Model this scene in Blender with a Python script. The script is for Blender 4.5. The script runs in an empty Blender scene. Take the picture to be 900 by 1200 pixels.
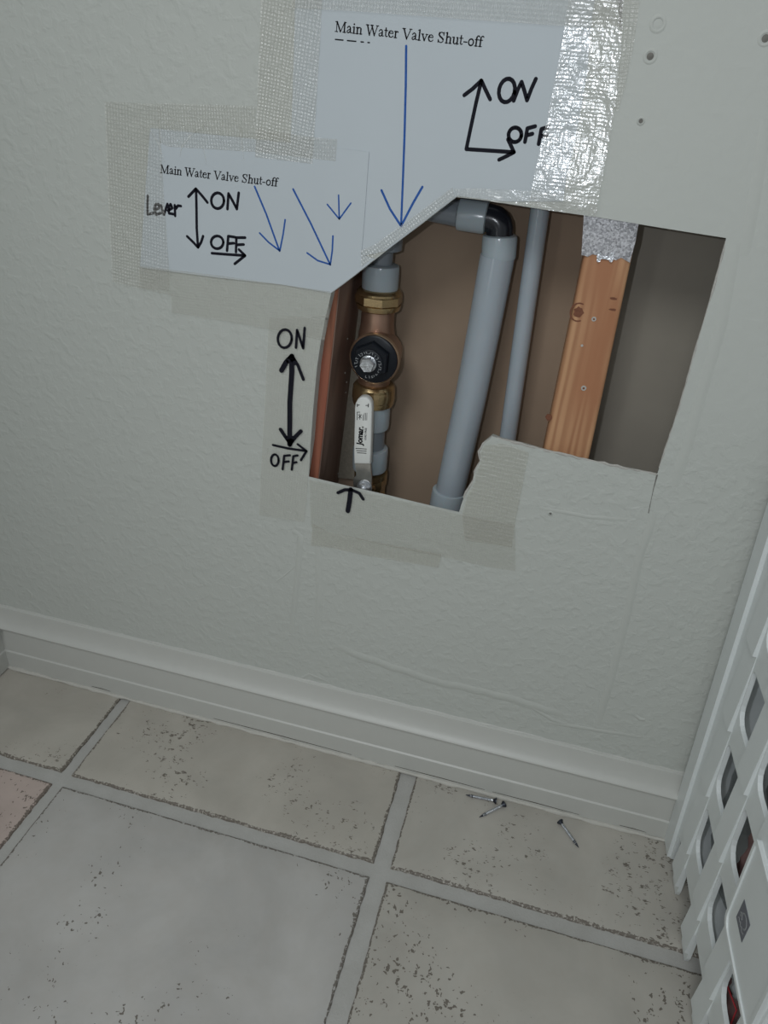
import bpy, bmesh, math, random
from mathutils import Vector, Matrix
from mathutils.geometry import tessellate_polygon
random.seed(7)
SC = bpy.context.scene
COL = SC.collection

# ------------------------------------------------------------------ camera
F_PX = 851.147                       # focal length in pixels of the 900x1200 frame
RIGHT = Vector((0.9642248726, 0.2554048462, 0.0709842201))
DOWN = Vector((0.1898548396, -0.4784793422, -0.8573287928))
FWD = Vector((-0.1850014456, 0.8401344437, -0.5098515289))
EYE = Vector((0.0, -0.65, 0.7828))
cam_d = bpy.data.cameras.new('camera')
cam_d.sensor_fit = 'VERTICAL'
cam_d.sensor_height = 36.0
cam_d.lens = F_PX / 1200 * 36.0
cam_d.clip_start = 0.01
cam = bpy.data.objects.new('camera', cam_d)
COL.objects.link(cam)
cam.matrix_world = Matrix(((RIGHT.x, -DOWN.x, -FWD.x, EYE.x),
                           (RIGHT.y, -DOWN.y, -FWD.y, EYE.y),
                           (RIGHT.z, -DOWN.z, -FWD.z, EYE.z), (0, 0, 0, 1)))
SC.camera = cam

# ------------------------------------------------------------------ world, lights, exposure
SC.view_settings.view_transform = 'Standard'
SC.view_settings.look = 'None'
SC.view_settings.gamma = 1.0
SC.view_settings.use_curve_mapping = False
SC.view_settings.exposure = 0.05
world = bpy.data.worlds.new('room_light')
SC.world = world
world.use_nodes = True
world.node_tree.nodes['Background'].inputs[0].default_value = (0.95, 1.0, 1.02, 1)
world.node_tree.nodes['Background'].inputs[1].default_value = 0.30

def lamp(name, kind, loc, energy, color, **kw):
    d = bpy.data.lights.new(name, kind)
    d.energy = energy
    d.color = color
    for k, v in kw.items():
        setattr(d, k, v)
    o = bpy.data.objects.new(name, d)
    o.location = loc
    COL.objects.link(o)
    return o
# the phone's flash, just left of and above its lens
lamp('phone_flash', 'POINT', (-0.046, -0.66, 0.797), 2.9, (0.92, 0.97, 1.04), shadow_soft_size=0.003)
# the room's ceiling lamp
ceil_lamp = lamp('ceiling_lamp', 'AREA', (-0.45, -2.0, 2.4), 20.0, (0.97, 1.0, 1.0), shape='DISK', size=0.9)
ceil_lamp.rotation_euler = (0.45, -0.05, 0)

# added narrow fill light behind the camera, for highlights on pipes and tape
fill_strip = lamp('highlight_fill_strip', 'AREA', (-0.8, -2.4, 0.82), 2.0, (0.97, 1.0, 0.98), shape='RECTANGLE', size=0.14, size_y=1.5)
fill_strip.rotation_euler = (math.radians(90), 0, math.radians(-18))

# ------------------------------------------------------------------ photo pixel -> world
WY = 0.012          # front face of the wall
def ray(px, py):
    return RIGHT * ((px - 450) / F_PX) + DOWN * ((py - 600) / F_PX) + FWD
def at(px, py, Y=WY):
    d = ray(px, py)
    return EYE + d * ((Y - EYE.y) / d.y)
def ground(px, py, z=0.0):
    d = ray(px, py)
    return EYE + d * ((z - EYE.z) / d.z)

# ------------------------------------------------------------------ object helpers
def link(name, me, mat=None, parent=None):
    o = bpy.data.objects.new(name, me)
    COL.objects.link(o)
    if mat is not None:
        o.data.materials.append(mat)
    if parent is not None:
        o.parent = parent
        o.matrix_parent_inverse = parent.matrix_world.inverted()
    return o
def tag(o, label=None, cat=None, group=None, kind=None):
    if label: o['label'] = label
    if cat: o['category'] = cat
    if group: o['group'] = group
    if kind: o['kind'] = kind
    return o
def empty(name, loc, label, cat, group=None):
    o = bpy.data.objects.new(name, None)
    o.empty_display_size = 0.02
    o.matrix_world = Matrix.Translation(loc)
    COL.objects.link(o)
    return tag(o, label, cat, group)
def mesh(name, vs, fs, mat, parent=None, smooth=False):
    me = bpy.data.meshes.new(name)
    me.from_pydata([tuple(v) for v in vs], [], fs)
    me.update()
    if smooth:
        for p in me.polygons: p.use_smooth = True
    return link(name, me, mat, parent)
def from_bm(name, bm, mat, parent=None, smooth=None):
    bmesh.ops.recalc_face_normals(bm, faces=bm.faces)
    me = bpy.data.meshes.new(name)
    bm.to_mesh(me)
    bm.free()
    if smooth is not None:
        for p in me.polygons: p.use_smooth = True
        me.set_sharp_from_angle(angle=math.radians(smooth))
    return link(name, me, mat, parent)

class MB:
    """collects shapes into one mesh"""
    def __init__(s): s.bm = bmesh.new()
    def quadloop(s, rings, close=True, cap0=True, cap1=True):
        R = [[s.bm.verts.new(v) for v in r] for r in rings]
        n = len(R[0])
        for a, b in zip(R, R[1:]):
            for i in range(n if close else n - 1):
                j = (i + 1) % n
                s.bm.faces.new((a[i], a[j], b[j], b[i]))
        if cap0: s.bm.faces.new(list(reversed(R[0])))
        if cap1: s.bm.faces.new(R[-1])
    def box(s, lo, hi, M=None):
        M = M or Matrix()
        c = [M @ Vector((x, y, z)) for z in (lo[2], hi[2]) for x, y in
             ((lo[0], lo[1]), (hi[0], lo[1]), (hi[0], hi[1]), (lo[0], hi[1]))]
        s.quadloop([c[:4], c[4:]])
    def lathe(s, prof, p0, axis, n=28, ref=None, cap0=True, cap1=True, phase=0.0):
        axis = axis.normalized()
        ref = ref or (Vector((1, 0, 0)) if abs(axis.x) < .8 else Vector((0, 0, 1)))
        u = (ref - axis * ref.dot(axis)).normalized(); w = axis.cross(u)
        rings = []
        for r, h in prof:
            rings.append([p0 + axis * h + (u * math.cos(phase + 2*math.pi*i/n) + w * math.sin(phase + 2*math.pi*i/n)) * r for i in range(n)])
        s.quadloop(rings, True, cap0, cap1)
    def tube(s, pts, r, n=20, caps=True):
        pts = [Vector(p) for p in pts]
        rings = []; u = None
        for i, p in enumerate(pts):
            t = ((pts[min(i+1, len(pts)-1)] - p).normalized() + (p - pts[max(i-1, 0)]).normalized()).normalized()
            if u is None:
                u = t.orthogonal().normalized()
            u = (u - t * u.dot(t)).normalized(); w = t.cross(u)
            rr = r[i] if isinstance(r, (list, tuple)) else r
            rings.append([p + (u * math.cos(2*math.pi*k/n) + w * math.sin(2*math.pi*k/n)) * rr for k in range(n)])
        s.quadloop(rings, True, caps, caps)
    def build(s, name, mat, parent=None, smooth=None):
        return from_bm(name, s.bm, mat, parent, smooth)

def plate_data(outer, y0, y1, holes=()):
    """slab of an (x,z) outline between the planes y0 (front) and y1 (back)"""
    loops = [list(outer)] + [list(h) for h in holes]
    flat = [p for l in loops for p in l]
    tris = tessellate_polygon([[Vector((p[0], p[1], 0)) for p in l] for l in loops])
    n = len(flat)
    vs = [(p[0], y0, p[1]) for p in flat] + [(p[0], y1, p[1]) for p in flat]
    fs = [tuple(t) for t in tris] + [tuple(i + n for i in reversed(t)) for t in tris]
    k = 0
    for l in loops:
        m = len(l)
        for i in range(m):
            j = (i + 1) % m
            fs.append((k + i, k + j, k + j + n, k + i + n))
        k += m
    return vs, fs
def plate(name, outer, y0, y1, mat, parent=None, holes=()):
    vs, fs = plate_data(outer, y0, y1, holes)
    bm = bmesh.new()
    V = [bm.verts.new(v) for v in vs]
    for f in fs:
        try: bm.faces.new([V[i] for i in f])
        except ValueError: pass
    return from_bm(name, bm, mat, parent)
def pxz(pts, Y=WY):
    return [(v.x, v.z) for v in (at(x, y, Y) for x, y in pts)]

def stroke(mb, pts, w, y0, y1):
    """a pen line: polyline of (x,z) with width w, as a very thin slab facing -y"""
    bm = mb.bm
    P = [Vector((p[0], p[1])) for p in pts]
    ws = w if isinstance(w, (list, tuple)) else [w] * len(P)
    for i in range(len(P) - 1):
        a, b = P[i], P[i+1]
        d = b - a
        if d.length < 1e-7: continue
        nrm = Vector((-d.y, d.x)).normalized()
        q = [a + nrm*ws[i]/2, a - nrm*ws[i]/2, b - nrm*ws[i+1]/2, b + nrm*ws[i+1]/2]
        mb.quadloop([[Vector((v.x, y0, v.y)) for v in q], [Vector((v.x, y1, v.y)) for v in q]])
    for p, ww in zip(P, ws):
        c = [p + Vector((math.cos(k*math.pi/4), math.sin(k*math.pi/4))) * ww / 2 for k in range(8)]
        mb.quadloop([[Vector((v.x, y0 - .00002, v.y)) for v in c], [Vector((v.x, y1, v.y)) for v in c]])
MPX = 0.00086       # metres per photo pixel on the wall near the opening
def ink(mb, lines, w, Y):
    for l in lines:
        ww = w
        if isinstance(l, tuple): l, ww = l
        stroke(mb, pxz(l, Y), ww * MPX, Y, Y + 0.00012)
def ell(cx, cy, rx, ry, rot=0, n=16, a0=0, a1=360):
    out = []
    for i in range(n + 1):
        a = math.radians(a0 + (a1 - a0) * i / n)
        x, y = rx * math.cos(a), ry * math.sin(a)
        c, s = math.cos(rot), math.sin(rot)
        out.append((cx + x*c - y*s, cy + x*s + y*c))
    return out
def zs(pts, sc, ox, oy):
    return [(ox + x / sc, oy + y / sc) for x, y in pts]

# ------------------------------------------------------------------ materials
def new_mat(name):
    m = bpy.data.materials.new(name)
    m.use_nodes = True
    nt = m.node_tree
    nt.nodes.clear()
    out = nt.nodes.new('ShaderNodeOutputMaterial')
    return m, nt, out
def N(nt, t, **kw):
    n = nt.nodes.new(t)
    for k, v in kw.items():
        if k in n.inputs: n.inputs[k].default_value = v
        else: setattr(n, k, v)
    return n
def L(nt, a, b): nt.links.new(a, b)
def coords(nt, scale=(1, 1, 1), kind='Object', rot=(0, 0, 0)):
    tc = N(nt, 'ShaderNodeTexCoord')
    mp = N(nt, 'ShaderNodeMapping')
    mp.inputs['Scale'].default_value = scale
    mp.inputs['Rotation'].default_value = rot
    L(nt, tc.outputs[kind], mp.inputs['Vector'])
    return mp.outputs['Vector']
def ramp(nt, fac, stops):
    r = N(nt, 'ShaderNodeValToRGB')
    e = r.color_ramp.elements
    while len(e) < len(stops): e.new(0.5)
    for el, (p, c) in zip(e, stops):
        el.position = p
        el.color = (*c, 1) if len(c) == 3 else c
    L(nt, fac, r.inputs['Fac'])
    return r.outputs['Color']
def mixc(nt, fac, a, b, mode='MIX'):
    m = N(nt, 'ShaderNodeMix', data_type='RGBA', blend_type=mode)
    for sock, v in ((m.inputs[0], fac), (m.inputs[6], a), (m.inputs[7], b)):
        if isinstance(v, (int, float)): sock.default_value = v
        elif isinstance(v, tuple): sock.default_value = (*v, 1) if len(v) == 3 else v
        else: L(nt, v, sock)
    return m.outputs[2]
def mth(nt, op, a, b=None, c=None):
    m = N(nt, 'ShaderNodeMath', operation=op)
    for i, v in enumerate((a, b, c)):
        if v is None: continue
        if isinstance(v, (int, float)): m.inputs[i].default_value = v
        else: L(nt, v, m.inputs[i])
    return m.outputs[0]
def noise(nt, vec, scale, detail=3, rough=.55, dist=0):
    n = N(nt, 'ShaderNodeTexNoise', Scale=scale, Detail=detail, Roughness=rough, Distortion=dist)
    L(nt, vec, n.inputs['Vector'])
    return n.outputs['Fac']
def bump(nt, h, strength=.3, dist=.001, normal=None):
    b = N(nt, 'ShaderNodeBump', Strength=strength, Distance=dist)
    L(nt, h, b.inputs['Height'])
    if normal: L(nt, normal, b.inputs['Normal'])
    return b.outputs['Normal']
def principled(nt, out, color, rough=.5, metal=0, spec=.5, normal=None, **kw):
    p = N(nt, 'ShaderNodeBsdfPrincipled')
    for k, v in (('Base Color', color), ('Roughness', rough), ('Metallic', metal), ('Specular IOR Level', spec)):
        if isinstance(v, tuple): p.inputs[k].default_value = (*v, 1)
        elif isinstance(v, (int, float)): p.inputs[k].default_value = v
        else: L(nt, v, p.inputs[k])
    for k, v in kw.items():
        p.inputs[k].default_value = v
    if normal: L(nt, normal, p.inputs['Normal'])
    L(nt, p.outputs[0], out.inputs['Surface'])
    return p
def simple(name, color, rough=.5, metal=0, spec=.5, nscale=60, var=.12, bstr=.15, bdist=.0005, **kw):
    m, nt, out = new_mat(name)
    v = coords(nt)
    n = noise(nt, v, nscale, 4)
    c = mixc(nt, n, tuple(x * (1 - var) for x in color), tuple(min(1, x * (1 + var)) for x in color))
    principled(nt, out, c, rough, metal, spec, bump(nt, n, bstr, bdist), **kw)
    return m

# painted wall: orange-peel plaster, smoother where the patch was skimmed
def wall_material(name, texture=True):
    m, nt, out = new_mat(name)
    v = coords(nt)
    big = noise(nt, v, 3.0, 3)
    col = mixc(nt, big, (0.460, 0.480, 0.450), (0.500, 0.518, 0.488))
    n1 = noise(nt, v, 105, 3, .5, .35)
    n2 = noise(nt, v, 34, 3, .5, .6)
    peel = ramp(nt, n1, [(0.44, (0, 0, 0)), (0.68, (1, 1, 1))])
    h = mth(nt, 'ADD', mth(nt, 'MULTIPLY', peel, .75), mth(nt, 'MULTIPLY', n2, .6))
    if texture:
        # skim-coat mask: a soft-edged patch to the right of and above the opening
        sx = N(nt, 'ShaderNodeSeparateXYZ'); L(nt, v, sx.inputs[0])
        wob = mth(nt, 'MULTIPLY', mth(nt, 'SUBTRACT', n2, .5), .06)
        X = mth(nt, 'ADD', sx.outputs['X'], wob)
        Z = mth(nt, 'ADD', sx.outputs['Z'], wob)
        def step(val, lo, hi):
            mr = N(nt, 'ShaderNodeMapRange', interpolation_type='SMOOTHSTEP')
            mr.inputs['From Min'].default_value = lo; mr.inputs['From Max'].default_value = hi
            L(nt, val, mr.inputs['Value'])
            return mr.outputs[0]
        right = step(X, -.10, -.02)
        high = step(Z, .48, .56)
        mask = mth(nt, 'MULTIPLY', right, high)
        amp = mth(nt, 'SUBTRACT', 1.0, mth(nt, 'MULTIPLY', mask, .72))
        h = mth(nt, 'MULTIPLY', h, amp)
    principled(nt, out, col, .62, 0, .35, bump(nt, h, .38, .0016))
    return m
M = {}
M['wall'] = wall_material('wall_paint')
M['wall_plain'] = wall_material('wall_paint_plain', False)
M['skim'] = simple('skimmed_plaster_paint', (0.475, 0.493, 0.462), .6, 0, .35, 160, .03, .12, .0006)
M['trim'] = simple('trim_paint', (0.50, 0.505, 0.478), .42, 0, .45, 55, .03, .08, .0008)
M['caulk'] = simple('caulk', (0.50, 0.49, 0.45), .7, 0, .3, 200, .1, .4, .001)
M['gap'] = simple('dark_gap', (0.10, 0.09, 0.075), .9, 0, .2)

def tile_material(name, tint, clear=.45):
    m, nt, out = new_mat(name)
    v = coords(nt)
    a = noise(nt, v, 9, 5, .6, .4)
    b = noise(nt, v, 38, 4, .6, .2)
    c = mixc(nt, ramp(nt, a, [(.3, (0, 0, 0)), (.7, (1, 1, 1))]),
             tuple(x * .86 for x in tint), tuple(x * 1.12 for x in tint))
    c = mixc(nt, mth(nt, 'MULTIPLY', b, .35), c, (0.36, 0.31, 0.255))
    # small pits gathered in drifts, and a worn pitted rim (UV = distance from the edge)
    vor = N(nt, 'ShaderNodeTexVoronoi', Scale=230.0); vor.inputs['Randomness'].default_value = 1
    warp = mixc(nt, .012, v, N(nt, 'ShaderNodeTexNoise', Scale=70.0).outputs['Color'], 'ADD')
    L(nt, warp, vor.inputs['Vector'])
    sep = N(nt, 'ShaderNodeSeparateColor'); L(nt, vor.outputs['Color'], sep.inputs[0])
    off = N(nt, 'ShaderNodeVectorMath', operation='ADD'); off.inputs[1].default_value = (2.73, 0.41, 0)
    L(nt, v, off.inputs[0])
    drift = noise(nt, off.outputs[0], 7.5, 2)
    thr = mth(nt, 'MULTIPLY', mth(nt, 'MULTIPLY', mth(nt, 'SUBTRACT', drift, clear), 1.8), sep.outputs[0])
    pit = mth(nt, 'LESS_THAN', vor.outputs['Distance'], mth(nt, 'MULTIPLY', thr, 1.9))
    pit = mth(nt, 'MULTIPLY', pit, mth(nt, 'GREATER_THAN', sep.outputs[1], .62))
    uv = N(nt, 'ShaderNodeUVMap')
    us = N(nt, 'ShaderNodeSeparateXYZ'); L(nt, uv.outputs[0], us.inputs[0])
    edge = us.outputs[0]
    fine = noise(nt, v, 330, 3, .7)
    rimn = noise(nt, v, 26, 2)
    rim = mth(nt, 'LESS_THAN', edge, mth(nt, 'MULTIPLY', mth(nt, 'MULTIPLY', fine, rimn), .0135))
    rim2 = mth(nt, 'MULTIPLY', rim, mth(nt, 'GREATER_THAN', fine, .44))
    dark = mth(nt, 'MAXIMUM', pit, rim2)
    c = mixc(nt, mth(nt, 'MULTIPLY', dark, .82), c, (0.10, 0.082, 0.065))
    h = mth(nt, 'SUBTRACT', mth(nt, 'MULTIPLY', b, .5), mth(nt, 'MULTIPLY', dark, .8))
    principled(nt, out, c, .48, 0, .4, bump(nt, h, .35, .0009))
    return m
M['tile_grey'] = tile_material('tile_taupe', (0.436, 0.4164, 0.3728), .44)
M['tile_pitted'] = tile_material('tile_taupe_pitted', (0.4306, 0.4164, 0.3793), .385)
M['tile_cool'] = tile_material('tile_cool_taupe', (0.4415, 0.4382, 0.4273), .475)
M['tile_pink'] = tile_material('tile_pinkish', (0.4976, 0.4055, 0.3728), .43)
def grout_material():
    m, nt, out = new_mat('grout')
    v = coords(nt)
    a = noise(nt, v, 30, 4); b = noise(nt, v, 420, 3, .7)
    c = mixc(nt, a, (0.36, 0.355, 0.335), (0.52, 0.52, 0.505))
    c = mixc(nt, mth(nt, 'MULTIPLY', b, .4), c, (0.33, 0.31, 0.28))
    principled(nt, out, c, .85, 0, .2, bump(nt, b, .5, .0008))
    return m
M['grout'] = grout_material()

def wood_material(name, light, dark, red, knots=True):
    m, nt, out = new_mat(name)
    v = coords(nt, (1, 1, .09))
    n1 = noise(nt, v, 55, 4, .6, .6)
    w = N(nt, 'ShaderNodeTexWave', wave_type='BANDS', bands_direction='X', Scale=42.0, Distortion=5.0, Detail=2.0)
    w.inputs['Detail Scale'].default_value = 1.2
    L(nt, v, w.inputs['Vector'])
    g = mth(nt, 'ADD', mth(nt, 'MULTIPLY', w.outputs['Fac'], .45), mth(nt, 'MULTIPLY', n1, .6))
    c = ramp(nt, g, [(.2, dark), (.55, light), (.9, tuple(min(1, x*1.1) for x in light))])
    v2 = coords(nt, (1, 1, .2))
    c = mixc(nt, ramp(nt, noise(nt, v2, 26, 2), [(.46, (0, 0, 0)), (.62, (1, 1, 1))]), c, red)
    fine = noise(nt, coords(nt, (1, 1, .03)), 420, 2)
    c = mixc(nt, mth(nt, 'MULTIPLY', fine, .25), c, dark)
    principled(nt, out, c, .62, 0, .3, bump(nt, g, .25, .0006))
    return m
M['pine'] = wood_material('pine', (0.50, 0.285, 0.155), (0.34, 0.165, 0.085), (0.38, 0.175, 0.09))
M['old_wood'] = wood_material('old_brown_wood', (0.265, 0.180, 0.140), (0.160, 0.104, 0.082), (0.225, 0.135, 0.105))
M['red_wood'] = wood_material('raw_red_edge', (0.29, 0.125, 0.075), (0.19, 0.072, 0.043), (0.30, 0.10, 0.062))
M['knot'] = simple('knot', (0.17, 0.065, 0.035), .6, 0, .3, 400, .4)
M['board'] = simple('brown_board_paper', (0.285, 0.213, 0.155), .8, 0, .2, 22, .10, .2, .0006)
M['board_grey'] = simple('grey_board_paper', (0.285, 0.262, 0.222), .8, 0, .2, 30, .07, .2, .0006)
M['board_edge'] = simple('speckled_grey_edge', (0.25, 0.225, 0.18), .85, 0, .2, 260, .35, .5, .001)
M['gypsum'] = simple('torn_gypsum', (0.44, 0.43, 0.40), .9, 0, .2, 180, .25, .7, .0015)
def galv_material():
    m, nt, out = new_mat('galvanised_steel')
    v = coords(nt)
    vor = N(nt, 'ShaderNodeTexVoronoi', Scale=800.0); L(nt, v, vor.inputs['Vector'])
    s = N(nt, 'ShaderNodeSeparateColor'); L(nt, vor.outputs['Color'], s.inputs[0])
    c = mixc(nt, s.outputs[0], (0.24, 0.24, 0.25), (0.60, 0.60, 0.62))
    r = mth(nt, 'ADD', .32, mth(nt, 'MULTIPLY', s.outputs[1], .25))
    principled(nt, out, c, r, .75, .5, bump(nt, s.outputs[2], .5, .0008))
    return m
M['galv'] = galv_material()
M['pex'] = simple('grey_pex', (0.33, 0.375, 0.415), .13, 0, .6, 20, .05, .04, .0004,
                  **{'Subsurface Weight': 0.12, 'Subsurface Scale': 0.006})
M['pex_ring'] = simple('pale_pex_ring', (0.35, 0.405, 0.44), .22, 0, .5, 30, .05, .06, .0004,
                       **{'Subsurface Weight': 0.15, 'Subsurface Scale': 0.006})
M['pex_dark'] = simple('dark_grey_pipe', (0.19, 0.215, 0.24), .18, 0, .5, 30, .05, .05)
M['elbow'] = simple('black_plastic', (0.014, 0.016, 0.022), .22, 0, .5, 90, .2, .1)
M['cap'] = simple('black_cap', (0.008, 0.010, 0.014), .35, 0, .22, 120, .2, .12)
M['bronze'] = simple('bronze', (0.34, 0.215, 0.155), .38, .8, .5, 70, .2, .25, .0006)
M['brass'] = simple('brass', (0.44, 0.325, 0.175), .22, .9, .5, 60, .2, .18, .0005)
M['rim'] = simple('copper_rim', (0.62, 0.44, 0.30), .3, .9, .5, 60, .1)
M['zinc'] = simple('zinc_steel', (0.62, 0.64, 0.67), .28, .9, .5, 420, .3, .6, .0012)
M['chrome'] = simple('lever_steel', (0.50, 0.49, 0.47), .25, .95, .5, 90, .15, .2)
M['sleeve'] = simple('white_vinyl', (0.66, 0.67, 0.645), .42, 0, .45, 60, .03, .06)
M['print'] = simple('black_print', (0.010, 0.010, 0.012), .75, 0, .1, 90, .1)
M['print_grey'] = simple('grey_print', (0.30, 0.31, 0.32), .6, 0, .3, 90, .1)
M['marker'] = simple('black_marker', (0.010, 0.010, 0.016), .7, 0, .12, 200, .3)
M['pen'] = simple('blue_pen', (0.030, 0.10, 0.34), .7, 0, .15, 300, .35)
M['paper'] = simple('white_paper', (0.50, 0.545, 0.575), .75, 0, .25, 14, .03, .12, .0015)
M['crate'] = simple('white_crate_plastic', (0.70, 0.735, 0.735), .36, 0, .5, 35, .03, .05)
M['bag'] = simple('white_mailer', (0.62, 0.61, 0.66), .45, 0, .4, 45, .04, .35, .003)
M['logo'] = simple('grey_logo_patch', (0.13, 0.135, 0.16), .5, 0, .4, 60, .1)
M['greybox'] = simple('grey_plastic', (0.36, 0.37, 0.37), .5, 0, .4, 60, .05)
M['maroon'] = simple('maroon_fabric', (0.17, 0.10, 0.095), .8, 0, .2, 120, .25, .4)
M['red'] = simple('red_piping', (0.45, 0.03, 0.04), .5, 0, .4)
M['darkmetal'] = simple('dark_screw_head', (0.055, 0.06, 0.075), .35, .8, .5, 300, .3)
M['filler'] = simple('filled_hole', (0.17, 0.165, 0.15), .8, 0, .2, 300, .5)
def pouch():
    m, nt, out = new_mat('clear_bag_film')
    v = coords(nt)
    n = noise(nt, v, 26, 4, .6, .5)
    g = N(nt, 'ShaderNodeBsdfGlossy', Roughness=.22); g.inputs['Color'].default_value = (.8, .8, .8, 1)
    t = N(nt, 'ShaderNodeBsdfTransparent'); t.inputs['Color'].default_value = (.94, .95, .95, 1)
    d = N(nt, 'ShaderNodeBsdfDiffuse'); d.inputs['Color'].default_value = (.5, .5, .5, 1)
    nb = bump(nt, n, .8, .006)
    L(nt, nb, g.inputs['Normal'])
    a = N(nt, 'ShaderNodeMixShader'); a.inputs[0].default_value = .25
    L(nt, t.outputs[0], a.inputs[1]); L(nt, d.outputs[0], a.inputs[2])
    b = N(nt, 'ShaderNodeMixShader'); b.inputs[0].default_value = .16
    L(nt, a.outputs[0], b.inputs[1]); L(nt, g.outputs[0], b.inputs[2])
    L(nt, b.outputs[0], out.inputs['Surface'])
    return m
M['film'] = pouch()

# reinforced packing tape: clear film with a woven thread relief that glints in the flash
def tape_material(name, tint, body, gloss, rough, weave, lumps, rib=1.0, lscale=85):
    m, nt, out = new_mat(name)
    v = coords(nt)
    sx = N(nt, 'ShaderNodeSeparateXYZ'); L(nt, v, sx.inputs[0])
    wob = noise(nt, v, 60, 2)
    sA = mth(nt, 'SINE', mth(nt, 'ADD', mth(nt, 'MULTIPLY', sx.outputs['X'], 2*math.pi/.0026*rib), mth(nt, 'MULTIPLY', wob, 7.0)))
    sB = mth(nt, 'SINE', mth(nt, 'ADD', mth(nt, 'MULTIPLY', sx.outputs['Z'], 2*math.pi/.0030), mth(nt, 'MULTIPLY', wob, 4.0)))
    lump = noise(nt, v, lscale, 3, .5, .6)
    lump2 = noise(nt, v, 240, 2, .6)
    h = mth(nt, 'ADD', mth(nt, 'MULTIPLY', mth(nt, 'ADD', sA, mth(nt, 'MULTIPLY', sB, .6)), weave),
            mth(nt, 'ADD', mth(nt, 'MULTIPLY', lump, lumps), mth(nt, 'MULTIPLY', lump2, lumps * .25)))
    nb = bump(nt, h, 1.0, .0011)
    t = N(nt, 'ShaderNodeBsdfTransparent'); t.inputs['Color'].default_value = (*tint, 1)
    d = N(nt, 'ShaderNodeBsdfDiffuse'); d.inputs['Color'].default_value = (.60, .595, .54, 1)
    thread = mth(nt, 'MULTIPLY', mth(nt, 'GREATER_THAN', mth(nt, 'MAXIMUM', sA, sB), .55), .06)
    a = N(nt, 'ShaderNodeMixShader')
    L(nt, mth(nt, 'ADD', thread, body), a.inputs[0])
    L(nt, t.outputs[0], a.inputs[1]); L(nt, d.outputs[0], a.inputs[2])
    g = N(nt, 'ShaderNodeBsdfGlossy', Roughness=rough); g.inputs['Color'].default_value = (1, 1, 1, 1)
    L(nt, nb, g.inputs['Normal'])
    b = N(nt, 'ShaderNodeMixShader')
    b.inputs[0].default_value = gloss
    L(nt, a.outputs[0], b.inputs[1]); L(nt, g.outputs[0], b.inputs[2])
    # the film's back face is glued down: only its front shines
    geo = N(nt, 'ShaderNodeNewGeometry')
    e = N(nt, 'ShaderNodeMixShader')
    clear = N(nt, 'ShaderNodeBsdfTransparent')
    L(nt, geo.outputs['Backfacing'], e.inputs[0]); L(nt, b.outputs[0], e.inputs[1]); L(nt, clear.outputs[0], e.inputs[2])
    L(nt, e.outputs[0], out.inputs['Surface'])
    return m
M['tape'] = tape_material('reinforced_tape', (.985, .982, .972), .10, .085, .27, .22, 1.2)
M['tape_dull'] = tape_material('painted_over_tape', (.988, .988, .978), .17, .045, .33, .30, .7)
M['tape_ribbed'] = tape_material('reinforced_tape_ribbed', (.985, .982, .972), .08, .075, .34, .40, 1.0, .8)
M['tape_bright'] = tape_material('glossy_tape', (.985, .985, .98), .07, .07, .19, .016, 1.0, 1.0, 58)
M['seam_tape'] = tape_material('ribbed_tape', (.972, .967, .945), .18, .06, .28, .30, .6, .55)

# ------------------------------------------------------------------ the setting
X0, X1, ZT = -0.700, 1.25, 1.75
hole_px = [(388, 344), (412, 326), (455, 292), (495, 262), (535, 231), (570, 235), (600, 239.5), (640, 246), (700, 254.5),
           (745, 262), (775, 267), (800, 271), (851, 279), (849, 290), (838, 332), (826, 373), (815, 410), (806, 444),
           (797, 475), (783, 517), (770, 556), (735, 549), (700, 542), (668, 535), (640, 528), (612, 521), (588, 515.5),
           (577, 511), (566, 520), (561, 530), (563, 541), (556, 553), (555, 563), (546, 577), (541, 590), (538, 600),
           (520, 596), (480, 586.5), (450, 579), (410, 570), (362, 558.5), (364, 520), (367, 480), (371.5, 430), (376, 400), (381, 374)]
hole = pxz(hole_px)
# the cut is not square: the sill and the right side are undercut, the left side is straight
def undercut(i, px, py):
    if 12 <= i < 19: return .70          # right side
    if 19 <= i < 25: return .72          # right part of the sill
    if 25 <= i < 35: return .55          # ragged step
    if 35 <= i < 41: return .97          # left part of the sill
    return 0.0
hole_back = []
for i, (px, py) in enumerate(hole_px):
    a, b = at(px, py), at(px, py, WY + .0127)
    k = undercut(i, px, py)
    hole_back.append((a.x + (b.x - a.x) * k, a.z + (b.z - a.z) * k))
def holed_board(outer, front, back, y0, y1):
    bm = bmesh.new(); loops = []
    for inner, y, flip in ((front, y0, False), (back, y1, True)):
        pts = list(outer) + list(inner)
        V = [bm.verts.new((p[0], y, p[1])) for p in pts]
        for t in tessellate_polygon([[Vector((p[0], p[1], 0)) for p in l] for l in (outer, inner)]):
            bm.faces.new([V[j] for j in (reversed(t) if flip else t)])
        loops.append(V)
    n = len(outer); m = len(front); A, B = loops
    for s, c in ((0, n), (n, m)):
        for j in range(c):
            k = (j + 1) % c
            bm.faces.new((A[s+j], A[s+k], B[s+k], B[s+j]))
    return bm
wall = from_bm('wall_back', holed_board([(X0, -.01), (X1, -.01), (X1, ZT), (X0, ZT)], hole, hole_back, WY, WY + .0127), M['wall'])
tag(wall, kind='structure')
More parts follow.
